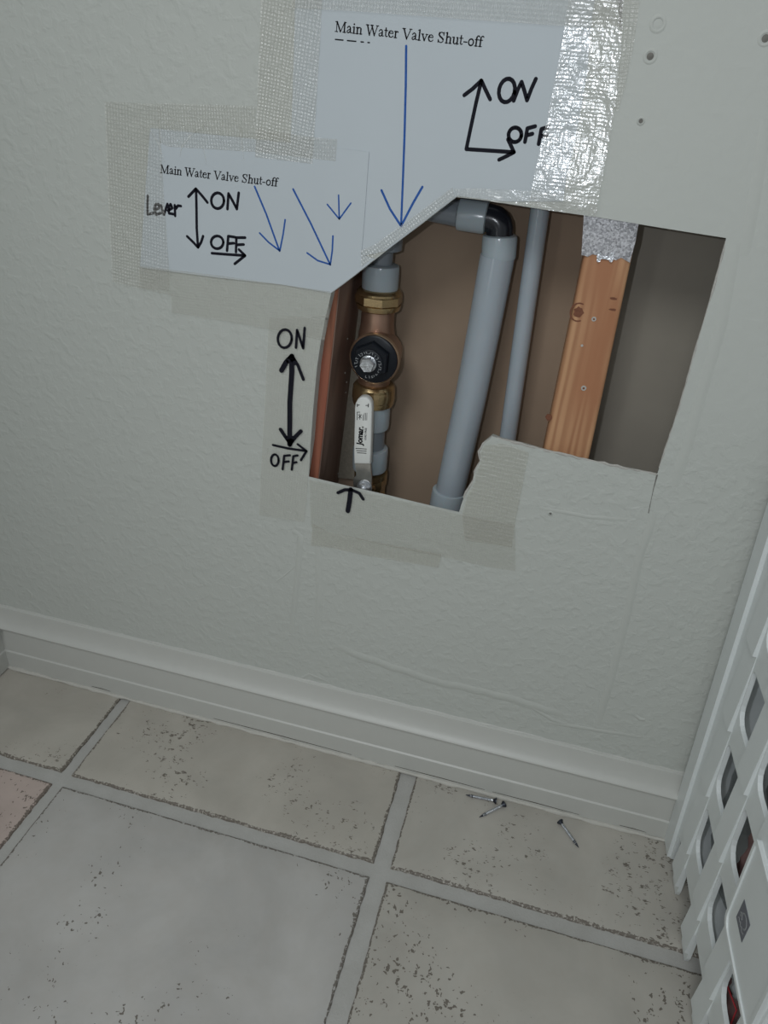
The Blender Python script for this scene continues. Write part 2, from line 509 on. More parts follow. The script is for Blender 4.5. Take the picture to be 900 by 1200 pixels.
# torn gypsum and paper rim along the lower and right cuts
mb = MB()
def rim_line(px_pts, r):
    pts = []
    P = pxz(px_pts)
    for (a, b) in zip(P, P[1:]):
        n = max(2, int((Vector(b) - Vector(a)).length / .006))
        for i in range(n):
            t = i / n
            pts.append(Vector((a[0] + (b[0]-a[0])*t, WY + .0010 + random.uniform(-.0006, .0006),
                               a[1] + (b[1]-a[1])*t + random.uniform(-.0006, .0006))))
    mb.tube(pts, [r * random.uniform(.5, 1.4) for _ in pts], 6)
rim_line([(770, 556), (700, 542), (640, 528), (588, 515.5), (577, 511)], .0012)
rim_line([(577, 511), (566, 520), (561, 530), (563, 541), (556, 553), (555, 563), (546, 577), (541, 590)], .0011)
rim_line([(851, 282), (838, 332), (826, 373), (815, 410), (797, 475), (783, 517), (770, 556)], .0008)
tag(mb.build('torn_rim', M['gypsum'], wall, 50), kind='stuff')

def ridge(name, px, w, h, mat=None, jitter=.0):
    """a low raised seam of plaster or caulk on the wall"""
    P = [Vector((p[0], WY, p[1])) for p in pxz(px)]
    pts = []
    for a, b in zip(P, P[1:]):
        n = max(2, int((b - a).length / .01))
        pts += [a.lerp(b, i / n) + Vector((0, 0, random.uniform(-jitter, jitter))) for i in range(n)]
    pts.append(P[-1])
    mb = MB(); rings = []
    for i, p in enumerate(pts):
        t = (pts[min(i+1, len(pts)-1)] - pts[max(i-1, 0)]).normalized()
        s = Vector((-t.z, 0, t.x))
        e = min(1, min(i, len(pts)-1-i) / 3 + .15)
        k = random.uniform(.75, 1.15) * e
        prof = [(-.5, -.0003), (-.28, .45), (0, 1), (.28, .45), (.5, -.0003)]
        rings.append([p + s * (q * w) + Vector((0, -hh * h * k if hh > 0 else .0003, 0)) for q, hh in prof])
    mb.quadloop(rings, False, False, False)
    return mb.build(name, mat or M['skim'], wall, 80)
ridge('plaster_ridge', [(395, 758), (450, 779), (505, 797), (560, 810), (610, 822), (640, 832), (660, 838)], .014, .0013, jitter=.0012)
ridge('plaster_ridge', [(598, 822), (625, 830), (648, 844), (672, 852)], .007, .0010, jitter=.0006)
ridge('plaster_ridge', [(343, 622), (352, 628), (350, 660), (346, 700), (341, 742)], .009, .0012, jitter=.0005)
ridge('plaster_ridge', [(322, 683), (336, 672), (347, 662)], .003, .0008)
ridge('plaster_ridge', [(372, 640), (374, 700), (371, 745)], .010, .0007, jitter=.0004)
ridge('plaster_ridge', [(345, 800), (362, 790), (384, 799)], .006, .0010)
ridge('plaster_ridge', [(768, 600), (750, 650), (735, 720), (715, 800), (700, 850)], .010, .0009, jitter=.0005)
ridge('plaster_ridge', [(640, 846), (700, 856), (752, 864)], .007, .0008, jitter=.0004)
ridge('plaster_ridge', [(862, 285), (845, 380), (825, 450), (806, 520), (790, 570)], .012, .0009, jitter=.0004)
ridge('plaster_ridge', [(898, 140), (886, 220), (872, 300)], .012, .0007, jitter=.0004)
ridge('plaster_ridge', [(632, 595), (690, 606), (735, 609)], .006, .0006, jitter=.0004)
ridge('paint_drip', [(30, 690), (37, 696), (36, 704)], .006, .0016)
ridge('paint_drip', [(744, 838), (751, 843), (756, 844)], .006, .0020)
# hairline crack running down from the lower right corner of the opening
mb = MB()
stroke(mb, pxz([(770, 557), (766, 572), (763, 586), (760, 601)], WY), [.0016, .0007, .0004, .0010], WY - .0001, WY + .0002)
mb.build('wall_crack', M['filler'], wall)
# dimples of drywall screws
def dimple(px, py, r, mat, depth=.0010):
    c = at(px, py); mb = MB()
    mb.lathe([(r*1.9, .0002), (r*1.55, -.0005), (r*1.15, -.0007), (r, -.0002)], c, Vector((0, 1, 0)), 18, cap0=False, cap1=False)
    o = mb.build('screw_dimple', M['skim'], wall, 60)
    m2 = MB(); m2.lathe([(r*.98, .0001), (r*.6, -.0002), (r*.2, -.0002)], c, Vector((0, 1, 0)), 14)
    m2.build('screw_head', mat, o, 60)
dimple(771, 28, .0034, M['skim']); dimple(762, 66, .0030, M['filler']); dimple(751, 142, .0018, M['filler'])
dimple(645, 602, .0016, M['filler']); dimple(897, 45, .003, M['filler'])

wall_left = mesh('wall_left', [(X0, -1.6, 0), (X0, WY, 0), (X0, WY, ZT), (X0, -1.6, ZT),
                               (X0-.012, -1.6, 0), (X0-.012, WY, 0), (X0-.012, WY, ZT), (X0-.012, -1.6, ZT)],
                 [(0, 1, 2, 3), (7, 6, 5, 4), (0, 3, 7, 4), (1, 5, 6, 2), (3, 2, 6, 7), (0, 4, 5, 1)], M['wall_plain'])
tag(wall_left, kind='structure')

# baseboards: cove, bead, flat, shoe
prof = [(.0010, .1065), (.0040, .1050), (.0048, .1000), (.0060, .0930), (.0085, .0850), (.0112, .0800), (.0138, .0785), (.0154, .0760),
        (.0146, .0735), (.0112, .0722), (.0092, .0700), (.0100, .0620), (.0108, .0400), (.0110, .0325), (.0128, .0308), (.0128, .0150), (.0126, .0030), (.0126, 0)]
def baseboard(name, p0, p1, out):
    p0, p1, out = Vector(p0), Vector(p1), Vector(out)
    mb = MB()
    ring = lambda p: [p + out * d + Vector((0, 0, z)) for d, z in prof] + [p + Vector((0, 0, 0)), p + Vector((0, 0, .1065))]
    n = 24
    mb.quadloop([ring(p0.lerp(p1, i / n)) for i in range(n + 1)])
    return tag(mb.build(name, M['trim'], None, 35), kind='structure')
bb = baseboard('baseboard_back', (X0 + .0005, WY, .002), (X1, WY, .002), (0, -1, 0))
baseboard('baseboard_left', (X0, -1.6, .002), (X0, WY - .0005, .002), (1, 0, 0))
def caulk_line(name, pts, r, mat, parent):
    mb = MB(); Q = []
    for a, b in zip(pts, pts[1:]):
        a, b = Vector(a), Vector(b); n = max(2, int((b - a).length / .012))
        Q += [a.lerp(b, i / n) + Vector((0, random.uniform(-.0006, .0006), random.uniform(-.0005, .0005))) for i in range(n)]
    mb.tube(Q, [r * random.uniform(.6, 1.3) for _ in Q], 6)
    return mb.build(name, mat, parent, 60)
caulk_line('caulk_line', [(X0, WY, .1083), (-.2, WY, .1083), (.3, WY, .1086), (.6, WY, .1086)], .0014, M['trim'], bb)
caulk_line('floor_caulk', [(X0 + .01, -.0012, .0015), (.0, -.0012, .0015), (.6, -.0012, .0015)], .0034, M['caulk'], bb)
mb = MB()
for a, b in ((-.36, -.16), (-.10, .02), (.03, .14), (.19, .222), (-.55, -.52)):
    stroke(mb, [(a, .0068), ((a + b)/2, .0072), (b, .0066)], [.0004, .0011, .0003], -.00095, .0005)
mb.build('floor_gap', M['gap'], bb)

# floor: recessed grout bed with separate pitted tiles on it
floor = mesh('floor', [(X0-.012, -1.6, -.003), (X1, -1.6, -.003), (X1, .13, -.003), (X0-.012, .13, -.003),
                       (X0-.012, -1.6, -.02), (X1, -1.6, -.02), (X1, .13, -.02), (X0-.012, .13, -.02)],
             [(0, 1, 2, 3), (7, 6, 5, 4), (0, 4, 5, 1), (1, 5, 6, 2), (2, 6, 7, 3), (3, 7, 4, 0)], M['grout'])
tag(floor, kind='structure')
def tile(x0, x1, y0, y1, mat):
    """a tile with ragged, softly rounded edges; UV.x holds the distance from its edge"""
    step = .006
    def side(a, b, nrm, n):
        return [(a.lerp(b, i / n) + nrm * random.uniform(-.0009, .0009)) for i in range(n)]
    nx = max(3, int((x1-x0)/step)); ny = max(3, int((y1-y0)/step))
    A, B, C, D = Vector((x0, y0)), Vector((x1, y0)), Vector((x1, y1)), Vector((x0, y1))
    lp = side(A, B, Vector((0, 1)), nx) + side(B, C, Vector((1, 0)), ny) + side(C, D, Vector((0, 1)), nx) + side(D, A, Vector((1, 0)), ny)
    cx, cy = (x0+x1)/2, (y0+y1)/2
    def inset(d):
        o = []
        for p in lp:
            q = Vector((min(max(p.x, x0 + d), x1 - d), min(max(p.y, y0 + d), y1 - d)))
            o.append(q + (p - q) * .25 if d < .01 else q)
        return o
    rings = [(lp, -.0035, 0), (inset(.0004), -.0010, 0), (inset(.0012), -.0002, .001), (inset(.0030), .0002, .003), (inset(.025), .0003, .025)]
    bm = bmesh.new(); uvl = bm.loops.layers.uv.new('UVMap'); V = []; dist = {}
    for r, z, e in rings:
        row = []
        for p in r:
            v = bm.verts.new((p.x, p.y, z)); dist[v] = e; row.append(v)
        V.append(row)
    n = len(lp)
    for a, b in zip(V, V[1:]):
        for i in range(n):
            j = (i + 1) % n
            bm.faces.new((a[i], a[j], b[j], b[i]))
    top = bm.faces.new(V[-1])
    for f in bm.faces:
        for l in f.loops: l[uvl].uv = (dist[l.vert], 0)
    return from_bm('tile', bm, mat, floor, 40)
ya, yb, yc, yd = -.0, -.137, -.155, -.555
for x0, x1, m1, m2 in ((X0, -.5035, 'tile_grey', 'tile_pink'), (-.4895, -.0905, 'tile_grey', 'tile_cool'),
                       (-.0705, .329, 'tile_pitted', 'tile_pitted'), (.349, .748, 'tile_cool', 'tile_grey')):
    tile(x0, x1, yb, .0115, M[m1])
    tile(x0, x1, yd, yc, M[m2])
    tile(x0, x1, -.975, -.573, M[m1])

# inner wall: the back of the next room's board, seen through the opening
BY = WY + .0127 + .089
inner = plate('wall_inner', [(-.45, -.01), (.62, -.01), (.62, 1.2), (-.45, 1.2)], BY + .0005, BY + .0127, M['board'])
tag(inner, kind='structure')
xs = at(712, 400, BY).x
plate('board_panel', [(xs, .0), (.60, .0), (.60, 1.19), (xs, 1.19)], BY, BY + .003, M['board_grey'], inner)
plate('board_panel', [(-.44, .0), (xs - .002, .0), (xs - .002, 1.19), (-.44, 1.19)], BY - .0001, BY + .003, M['board'], inner)
# speckled edge strip in the corner by the old stud
e0, e1 = at(395, 560, BY - .006), at(419, 562, BY - .006)
e2, e3 = at(424, 350, BY - .006), at(421, 350, BY - .006)

# ------------------------------------------------------------------ framing
def box_obj(name, lo, hi, mat, parent=None, bevel=.0):
    mb = MB(); mb.box(lo, hi)
    if bevel:
        bmesh.ops.bevel(mb.bm, geom=mb.bm.edges[:], offset=bevel, segments=2, affect='EDGES', profile=.6)
    return mb.build(name, mat, parent, 40 if bevel else None)
FY = WY + .0128
# left stud: leans slightly; its reddish front edge and brown side face
def leaning_stud(name, xb, xt, w, y0, y1, z0, z1, mat, parent):
    mb = MB()
    f = lambda x, z: [Vector((x - w, y0, z)), Vector((x - .0006, y0, z)), Vector((x, y0 + .0006, z)), Vector((x, y1, z)), Vector((x - w, y1, z))]
    x_at = lambda z: xb + (xt - xb) * (z - z0) / (z1 - z0)
    zz = [z0 + (z1 - z0) * i / 6 for i in range(7)]
    mb.quadloop([f(x_at(z), z) for z in zz])
    return mb.build(name, mat, parent)
pT, pB = at(393, 380, FY), at(374, 556, FY)
sl = (pB.x - pT.x) / (pB.z - pT.z)
zt, zb = .95, .0
stud_l = empty('wall_stud', (pB.x - .019, FY + .04, 0), 'dark brown weathered stud with red raw edge at the left of the opening', 'stud')
leaning_stud('timber', pT.x + (zb - pT.z) * sl, pT.x + (zt - pT.z) * sl, .038, FY + .0012, BY - .001, zb, zt, M['old_wood'], stud_l)
tag(leaning_stud('edge_face', pT.x + (zb - pT.z) * sl - .0008, pT.x + (zt - pT.z) * sl - .0008, .0365, FY, FY + .0012, zb, zt, M['red_wood'], stud_l), 'raw orange-red front edge')
mb = MB()
for px, py in ((407, 397), (404, 437), (406, 448), (405, 460), (399, 546), (396, 555), (403, 551)):
    # plaster crumbs on the side face: put each where its line of sight meets that face
    best = None
    for i in range(40):
        Y = FY + .004 + .085 * i / 40
        p = at(px, py, Y); xf = pT.x + (p.z - pT.z) * sl
        if best is None or abs(p.x - xf) < best[0]: best = (abs(p.x - xf), Vector((xf, Y, p.z)))
    mb.lathe([(.0008, -.0002), (.0012, .0004), (.0004, .0009)], best[1], Vector((1, 0, 0)), 6)
tag(mb.build('plaster_crumbs', M['gypsum'], stud_l, 60), kind='stuff')
# narrow grey board behind the old stud
strip_o = mesh('backing_strip', [e0, e1, e2, e3] + [Vector((v.x, BY - .0003, v.z)) for v in (e0, e1, e2, e3)],
               [(3, 2, 1, 0), (4, 5, 6, 7), (0, 1, 5, 4), (1, 2, 6, 5), (2, 3, 7, 6), (3, 0, 4, 7)], M['board_edge'])
tag(strip_o, 'narrow speckled grey strip in the corner between brown stud and lever valve', 'strip')

# right stud
sA, sB = at(683, 305, FY), at(741, 300, FY)
sC, sD = at(637, 525, FY), at(691, 534, FY)
stud_r = empty('wall_stud', ((sA.x + sB.x)/2, FY + .04, 0), 'orange pine stud with knots and a steel plate at its top', 'stud')
xl0, xl1 = sC.x, sA.x; xr0, xr1 = sD.x, sB.x
def xl(z): return xl0 + (xl1 - xl0) * (z - sC.z) / (sA.z - sC.z)
def xr(z): return xr0 + (xr1 - xr0) * (z - sD.z) / (sB.z - sD.z)
mb = MB()
R_ = .0035
def stud_ring(z):
    a, b = xl(z), xr(z); y0, y1 = FY + .0003, BY - .0005
    r = [Vector((a, y1, z)), Vector((a, y0 + R_, z)), Vector((a + R_*.3, y0 + R_*.3, z)), Vector((a + R_, y0, z)),
         Vector((b - R_, y0, z)), Vector((b - R_*.3, y0 + R_*.3, z)), Vector((b, y0 + R_, z)), Vector((b, y1, z))]
    return r
mb.quadloop([stud_ring(z) for z in (0, .2, .35, .45, .55, .65, .8, .95)])
mb.build('timber', M['pine'], stud_r, 60)
def wood_mark(name, px, py, rx, rz, mat):
    c = at(px, py, FY); mb = MB()
    n = 14
    ring = [Vector((c.x + rx*math.cos(2*math.pi*i/n)*random.uniform(.8, 1.15), FY + .0001, c.z + rz*math.sin(2*math.pi*i/n)*random.uniform(.8, 1.15))) for i in range(n)]
    mb.quadloop([ring, [v + Vector((0, .0006, 0)) for v in ring]])
    return mb.build(name, mat, stud_r)
wood_mark('knot', 678, 366, .0045, .0050, M['knot'])
wood_mark('knot', 643, 489, .0032, .0034, M['knot'])
wood_mark('nail_dent', 719, 350, .0033, .0011, M['knot'])
wood_mark('nail_dent', 718, 363, .0033, .0011, M['knot'])
mb = MB()
c = at(678, 366, FY)
stroke(mb, [(c.x + .0072*math.cos(a), c.z + .0080*math.sin(a)) for a in [math.radians(t) for t in range(70, 300, 15)]], .0012, FY + .0001, FY + .0006)
mb.build('knot_ring', M['knot'], stud_r)
for px, py, r in ((696, 374, .0022), (684, 455, .0026), (682, 405, .0012)):
    c = at(px, py, FY); mb = MB()
    mb.lathe([(r, .0003), (r*.9, -.0003), (r*.35, -.0001)], c, Vector((0, 1, 0)), 10)
    hd = mb.build('screw_hole', M['gypsum'], stud_r, 50)
    if r > .002:
        mb = MB(); mb.lathe([(r*.45, .0002), (r*.4, -.0004)], c, Vector((0, 1, 0)), 8); mb.build('hole_core', M['knot'], hd)

# steel nail plate on the right stud
np_px = [(686, 250), (749, 258), (745, 282), (738, 308), (733, 305), (728, 302), (722, 305), (716, 303), (708, 302), (703, 300),
         (699, 299), (694, 298), (689, 301), (683, 299)]
nail = empty('nail_plate', at(714, 285, FY), 'galvanised steel nail plate fixed over the pine stud top', 'metal plate')
plate('plate_face', pxz(np_px, FY - .0008), FY - .0006, FY + .0003, M['galv'], nail)
zA, zB = at(683, 300, FY).z, at(690, 250, FY).z
mb = MB(); fa, fb = at(683, 299, FY), at(686, 250, FY)
fb = fa + (fb - fa) * 1.5
fl = lambda p: [Vector((p.x - .0012, FY - .0008, p.z)), Vector((p.x + .0008, FY - .0008, p.z)), Vector((p.x + .0008, FY + .0002, p.z)), Vector((p.x - .0004, FY + .016, p.z)), Vector((p.x - .0012, FY + .016, p.z))]
mb.quadloop([fl(fa), fl(fb)])
mb.build('plate_flange', M['galv'], nail)
mb = MB()
for px in (702.5, 717):
    a, b = at(px, 298, FY - .001), at(px - 1, 305, FY - .001)
    stroke(mb, [(a.x, a.z), (b.x, b.z)], .0032, FY - .0016, FY - .0004)
a, b = at(701, 301, FY - .001), at(718, 303, FY - .001)
stroke(mb, [(a.x, a.z), (b.x, b.z)], .0028, FY - .0013, FY - .0004)
mb.build('prong', M['zinc'], nail, 40)

# ------------------------------------------------------------------ plumbing
PY = WY + .063
def P(px, py, Y=PY): return at(px, py, Y)
# --- check valve: body, two brass nuts, bonnet with black cap, bolt
ax_t, ax_b = P(444, 350), P(437.5, 462)
AX = (ax_t - ax_b).normalized()               # points up
cv = empty('check_valve', ax_b, 'bronze check valve with black round cap and two brass collars', 'valve')
H = (ax_t - ax_b).length
def span(a, b, Y=PY): return abs(P(*b, Y).x - P(*a, Y).x)
rn = span((416, 350), (471, 350)) / 2 * .97
rb = span((424, 378), (463, 378)) / 2 * .97
mb = MB()
mb.lathe([(rb*.9, .004), (rb, .010), (rb, H*.28), (rb*1.12, H*.40), (rb*1.18, H*.52), (rb*1.1, H*.66), (rb*1.0, H*.76), (rb, H-.010), (rb*.95, H-.004)], ax_b, AX, 32)
capc_px = (438.5, 421)
yc_cap = WY + .030
capc = P(*capc_px, yc_cap)
rc = span((410.5, 420), (467, 420), yc_cap) / 2
cy0 = Vector((capc.x, PY, capc.z))
mb.lathe([(rc*.86, .0), (rc*.90, .012), (rc*1.0, .022), (rc*1.0, PY - yc_cap - .001)], cy0, Vector((0, -1, 0)), 36)
mb.build('body', M['bronze'], cv, 40)
def nut(center, r, hgt, name, hexed=True):
    mb = MB()
    base = center - AX * (hgt / 2)
    mb.lathe([(r*.80, 0), (r*.93, hgt*.08), (r*.97, hgt*.22), (r*.97, hgt*.30)], base, AX, 32)
    if hexed:
        mb.lathe([(r*.95, hgt*.28), (r*1.02, hgt*.36), (r*1.02, hgt*.70), (r*.95, hgt*.78)], base, AX, 8, ref=Vector((0, -1, 0)), phase=math.pi/8)
    else:
        mb.lathe([(r*.97, hgt*.28), (r*1.0, hgt*.36), (r*.98, hgt*.70), (r*.95, hgt*.78)], base, AX, 32)
    mb.lathe([(r*.97, hgt*.74), (r*.97, hgt*.84), (r*.88, hgt*.95), (r*.74, hgt)], base, AX, 32)
    return mb.build(name, M['brass'], cv, 30)
nut(P(444, 350), rn, (P(444, 338) - P(444, 364)).length * 1.0, 'collar')
nut(P(438, 461), span((413, 461), (464, 461)) / 2 * .97, (P(438, 446) - P(438, 473)).length, 'collar', False)
rimr = MB()
rimr.lathe([(rc*1.0, .0), (rc*1.055, .0006), (rc*1.06, .003), (rc*1.0, .0048)], Vector((capc.x, yc_cap + .0035, capc.z)), Vector((0, -1, 0)), 40, cap0=False, cap1=False)
rimr.build('rim', M['rim'], cv, 60)
mb = MB()
mb.lathe([(rc*.97, 0), (rc*.97, .0025), (rc*.90, .0036), (rc*.2, .0038)], Vector((capc.x, yc_cap + .001, capc.z)), Vector((0, -1, 0)), 40)
cap = mb.build('cap', M['cap'], cv, 40)
hexc = P(436, 421.5, yc_cap - .004)
mb = MB()
mb.lathe([(rc*.78, 0), (rc*.77, .006), (rc*.72, .0075)], Vector((hexc.x, yc_cap - .002, hexc.z)), Vector((0, -1, 0)), 6, phase=.5)
mb.build('hex_boss', M['cap'], cap, 30)
ty = yc_cap - .0105
tcen = P(431.5, 427.5, ty)
mb = MB()
mb.lathe([(rc*.62, 0), (rc*.62, .0022), (rc*.56, .003)], Vector((tcen.x, ty + .002, tcen.z)), Vector((0, -1, 0)), 32)
mb.build('disc', M['cap'], cap, 40)
# ring of small grey print around the bolt (illegible in the photograph)
mb = MB()
for k in range(26):
    a = 2*math.pi*k/26 + random.uniform(-.05, .05)
    if 3.6 < a < 4.4: continue
    r0, r1 = rc*random.uniform(.43, .47), rc*random.uniform(.52, .56)
    yy = ty - .0013
    q = lambda r, da: (tcen.x + r*math.cos(a+da), tcen.z + r*math.sin(a+da))
    stroke(mb, [q(r0, 0), q(r1, random.uniform(-.08, .08))], .0005, yy, yy + .0004)
    if k % 2: stroke(mb, [q(r1, 0), q(r1, .11)], .0004, yy, yy + .0004)
    if k % 3 == 0: stroke(mb, [q(r0, 0), q(r0, .12)], .0004, yy, yy + .0004)
mb.build('printed_marks', M['print_grey'], cap)
bx = P(430, 428, ty - .006)
rb2 = span((420.5, 428), (440, 428), ty - .006) / 2
mb = MB()
mb.lathe([(rb2*1.0, 0), (rb2*1.0, .001), (rb2*.9, .0016)], Vector((bx.x, ty - .001, bx.z)), Vector((0, -1, 0)), 24)
mb.lathe([(rb2*.92, 0), (rb2*.92, .0045), (rb2*.84, .0055), (rb2*.5, .0052), (rb2*.1, .0060)], Vector((bx.x, ty - .002, bx.z)), Vector((0, -1, 0)), 6, phase=.2)
mb.build('bolt', M['zinc'], cv, 25)

# --- gray pipes and rings above and below the valve
def ring_profile(r, h, soft=.0022):
    return [(r*.86, 0), (r*.97, soft*.5), (r, soft*1.6), (r, h - soft*1.6), (r*.97, h - soft*.5), (r*.86, h)]
up = empty('supply_pipe', P(445, 336), 'grey supply pipe stub with pale ring standing above the bronze valve', 'pipe')
mb = MB(); a, b = P(444, 342), P(455, 215)
mb.tube([a, a.lerp(b, .5), b], span((437, 315), (462.5, 315)) / 2, 24)
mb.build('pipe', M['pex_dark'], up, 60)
a = P(445, 341); mb = MB()
rr = span((425, 325), (467, 325)) / 2
mb.lathe(ring_profile(rr, (P(446, 309) - a).length), a, AX, 28); mb.build('pipe_ring', M['pex_ring'], up, 40)
a = P(449.5, 293); mb = MB()
mb.lathe(ring_profile(rr, .034), a, AX, 28); mb.build('pipe_ring', M['pex_dark'], up, 40)

lowp = empty('supply_pipe', P(435, 560), 'grey supply pipe with two pale rings between bronze valve and lever', 'pipe')
mb = MB(); a, b = P(433.2, 548.5), P(437, 470)
mb.tube([a, a.lerp(b, .5), b], span((419, 520), (450.5, 520)) / 2 * .98, 24)
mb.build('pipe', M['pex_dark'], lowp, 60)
for py0, py1, cx, cl, cr in ((501, 473, 436.5, 416.5, 456.5), (549.5, 523, 434, 414, 454)):
    mb = MB(); a, b = P(cx - 1, py0), P(cx + 1, py1)
    mb.lathe(ring_profile((P(cr, py0) - P(cl, py0)).length / 2 * .97, (b - a).length, .0028), a, AX, 28)
    mb.build('pipe_ring', M['pex_ring'], lowp, 40)

# --- ball valve with white lever
bvx = P(432, 572)
bv = empty('ball_valve', bvx, 'brass ball valve with raised white grip lever at the opening bottom', 'valve')
mb = MB(); a = P(432, 600) + AX * .0150
rbv = span((417, 570), (454, 570)) / 2
mb.lathe([(rbv*.8, -.03), (rbv*.9, -.012), (rbv*1.0, 0), (rbv*1.02, .010), (rbv*.92, .013), (rbv*.92, .022), (rbv*1.0, .025),
          (rbv*1.0, .035), (rbv*.85, .0395)], a, AX, 8, phase=.2)
mb.lathe([(rbv*.9, .032), (rbv*1.02, .035), (rbv*1.02, .040), (rbv*.7, .0408)], a, AX, 28)
mb.build('body', M['brass'], bv, 35)
LY = WY + .022
stem_c = P(427, 571, LY)
mb = MB(); mb.lathe([(.0055, 0), (.0055, .018), (.007, .020), (.007, .034)], stem_c + Vector((0, .002, -.001)), Vector((0, .036, -.020)), 16)
mb.build('stem', M['brass'], bv, 40)
def lever_outline(px, Y): return pxz(px, Y)
mb = MB()
lever_px = [(416, 541), (417.5, 557), (414, 561), (414, 572), (417, 578), (424, 582), (431, 580), (435, 573), (435.5, 559), (434.5, 552), (434, 541)]
vs, fs = plate_data(lever_outline(lever_px, LY), LY, LY + .003)
o = mesh('lever', vs, fs, M['chrome'], bv)
# white vinyl sleeve: rounded slab
out_px = [(415.5, 543), (415.2, 530), (415.4, 510), (416, 490), (416, 478)]
sl_px = out_px + [(417 - 0, 472), (419.5, 467.5), (422.5, 465.2), (426, 464.6), (430, 465.4), (433.3, 468), (435.6, 472), (436.3, 478)] + [(436, 490), (435.5, 510), (434.8, 530), (434.2, 543.5)]
mb = MB()
ol = pxz(sl_px, LY - .002)
cxm = sum(p[0] for p in ol)/len(ol); czm = sum(p[1] for p in ol)/len(ol)
def shr(k, d): return [Vector((cxm + (x-cxm)*k, d, czm + (z-czm)*(1 - (1-k)*.35))) for x, z in ol]
mb.quadloop([shr(.90, LY - .0036), shr(.96, LY - .0032), shr(1.0, LY - .0018), shr(1.0, LY + .0045), shr(.94, LY + .006)])
sleeve = mb.build('grip_sleeve', M['sleeve'], bv, 45)
SY = LY - .0037
def flat_text(name, s, size, px, dx_px, mat, parent, Y, bold=.0, wscale=1.0):
    """lettering: px = start of the baseline, dx_px = reading direction, both in the photo"""
    cu = bpy.data.curves.new(name, 'FONT'); cu.body = s; cu.size = 1.0; cu.offset = bold
    tmp = bpy.data.objects.new(name, cu); COL.objects.link(tmp)
    bpy.context.view_layer.update()
    me = bpy.data.meshes.new_from_object(tmp.evaluated_get(bpy.context.evaluated_depsgraph_get()))
    bpy.data.objects.remove(tmp)
    o0 = at(*px, Y); d = at(px[0] + dx_px[0], px[1] + dx_px[1], Y) - o0
    X = Vector((d.x, d.z)).normalized(); Yv = Vector((-X.y, X.x))
    for v in me.vertices:
        x, y = v.co.x * size * wscale, v.co.y * size
        v.co = (o0.x + X.x*x + Yv.x*y, Y, o0.z + X.y*x + Yv.y*y)
    bm = bmesh.new(); bm.from_mesh(me)
    ext = bmesh.ops.extrude_face_region(bm, geom=bm.faces[:])
    for v in ext['geom']:
        if isinstance(v, bmesh.types.BMVert): v.co.y += .0002
    return from_bm(name, bm, mat, parent)
UPV = (.6, -10)
flat_text('brand_lettering', 'Jomar', .0088, (424.2, 521.5), UPV, M['print'], sleeve, SY, .045, .93)
flat_text('valve_lettering', 'VALVE', .0027, (425.8, 507.5), UPV, M['print'], sleeve, SY, .02)
flat_text('lead_free_lettering', 'LEAD FREE', .0030, (429.0, 516), UPV, M['print'], sleeve, SY, .015)
mb = MB()
def pr(lines, w): ink(mb, lines, w, SY)
pr([[(418.5, 473.6), (418.8, 476.4)], [(418.8, 475), (421, 474.6)]], 1.0)
mb.build('arrow_print', M['print'], sleeve); mb = MB()
pr([[(431.8, 473.4), (431.5, 477)], [(428.8, 475.2), (431.8, 475)]], 1.0)
mb.build('arrow_print', M['print'], sleeve); mb = MB()
for i in range(4): pr([[(425.5 + i*1.5, 484 + (i == 0)*2), (425.3 + i*1.5, 492.5)]], .55)
pr([[(418.6, 483), (418.5, 492)], [(418.6, 483), (421.8, 483)], [(420, 490), (423.6, 486)], [(420, 486), (423.6, 490)], [(421.8, 485), (421.7, 491.5)]], .7)
tag(mb.build('seal_print', M['print'], sleeve), kind='stuff'); mb = MB()
for j, y in enumerate((525.5, 528, 530.5)):
    x = 417 + j * .9
    while x < 429.5 - j * .8:
        w = random.uniform(.7, 1.8); pr([[(x, y + (x-417)*.06), (x + w, y + (x + w - 417)*.06)]], .95); x += w + random.uniform(.5, .9)
tag(mb.build('small_print', M['print'], sleeve), kind='stuff')
# nut on the lever
mb = MB(); nc = P(426.5, 572, LY - .003)
mb.lathe([(.0085, .0), (.0085, .0008)], Vector((nc.x, LY, nc.z)), Vector((0, -1, 0)), 24)
mb.lathe([(.0068, 0), (.0068, .004), (.0058, .0052), (.0035, .0052)], Vector((nc.x, LY - .0008, nc.z)), Vector((0, -1, 0)), 6, phase=.3)
mb.lathe([(.0033, 0), (.0033, .008), (.0026, .009)], Vector((nc.x, LY - .001, nc.z)), Vector((0, -1, 0)), 14)
mb.build('lever_nut', M['zinc'], bv, 30)

# --- branch pipe with black elbow
EY_ = WY + .060
br = empty('branch_pipe', P(522, 600, EY_), 'thick grey pipe turning at a black elbow near the opening top', 'pipe')
def E_(px, py): return at(px, py, EY_)
hz0, hz1 = E_(478, 238), E_(545, 251.5)
rp = (E_(509, 540) - E_(549, 546)).length / 2 * .86
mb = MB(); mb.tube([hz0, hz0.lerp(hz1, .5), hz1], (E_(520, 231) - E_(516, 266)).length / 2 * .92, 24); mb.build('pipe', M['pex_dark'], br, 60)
c0, c1 = E_(537, 250), E_(571, 255)
mb = MB(); mb.lathe(ring_profile((E_(554, 233) - E_(551, 273)).length / 2, (c1 - c0).length, .002), c0, c1 - c0, 28); mb.build('pipe_ring', M['pex_ring'], br, 40)
k0, k1, k2, k3 = E_(565, 254), E_(580, 256), E_(585.5, 262), E_(584.5, 290)
mb = MB()
ctrl = [k0, E_(575, 255.5)] + [None]*0
pts = [k0]
pa, pb, pc = E_(572, 255.2), E_(587.5, 257), E_(585.5, 272)
for i in range(9):
    t = i / 8; pts.append(pa*(1-t)**2 + pb*2*t*(1-t) + pc*t*t)
pts.append(k3)
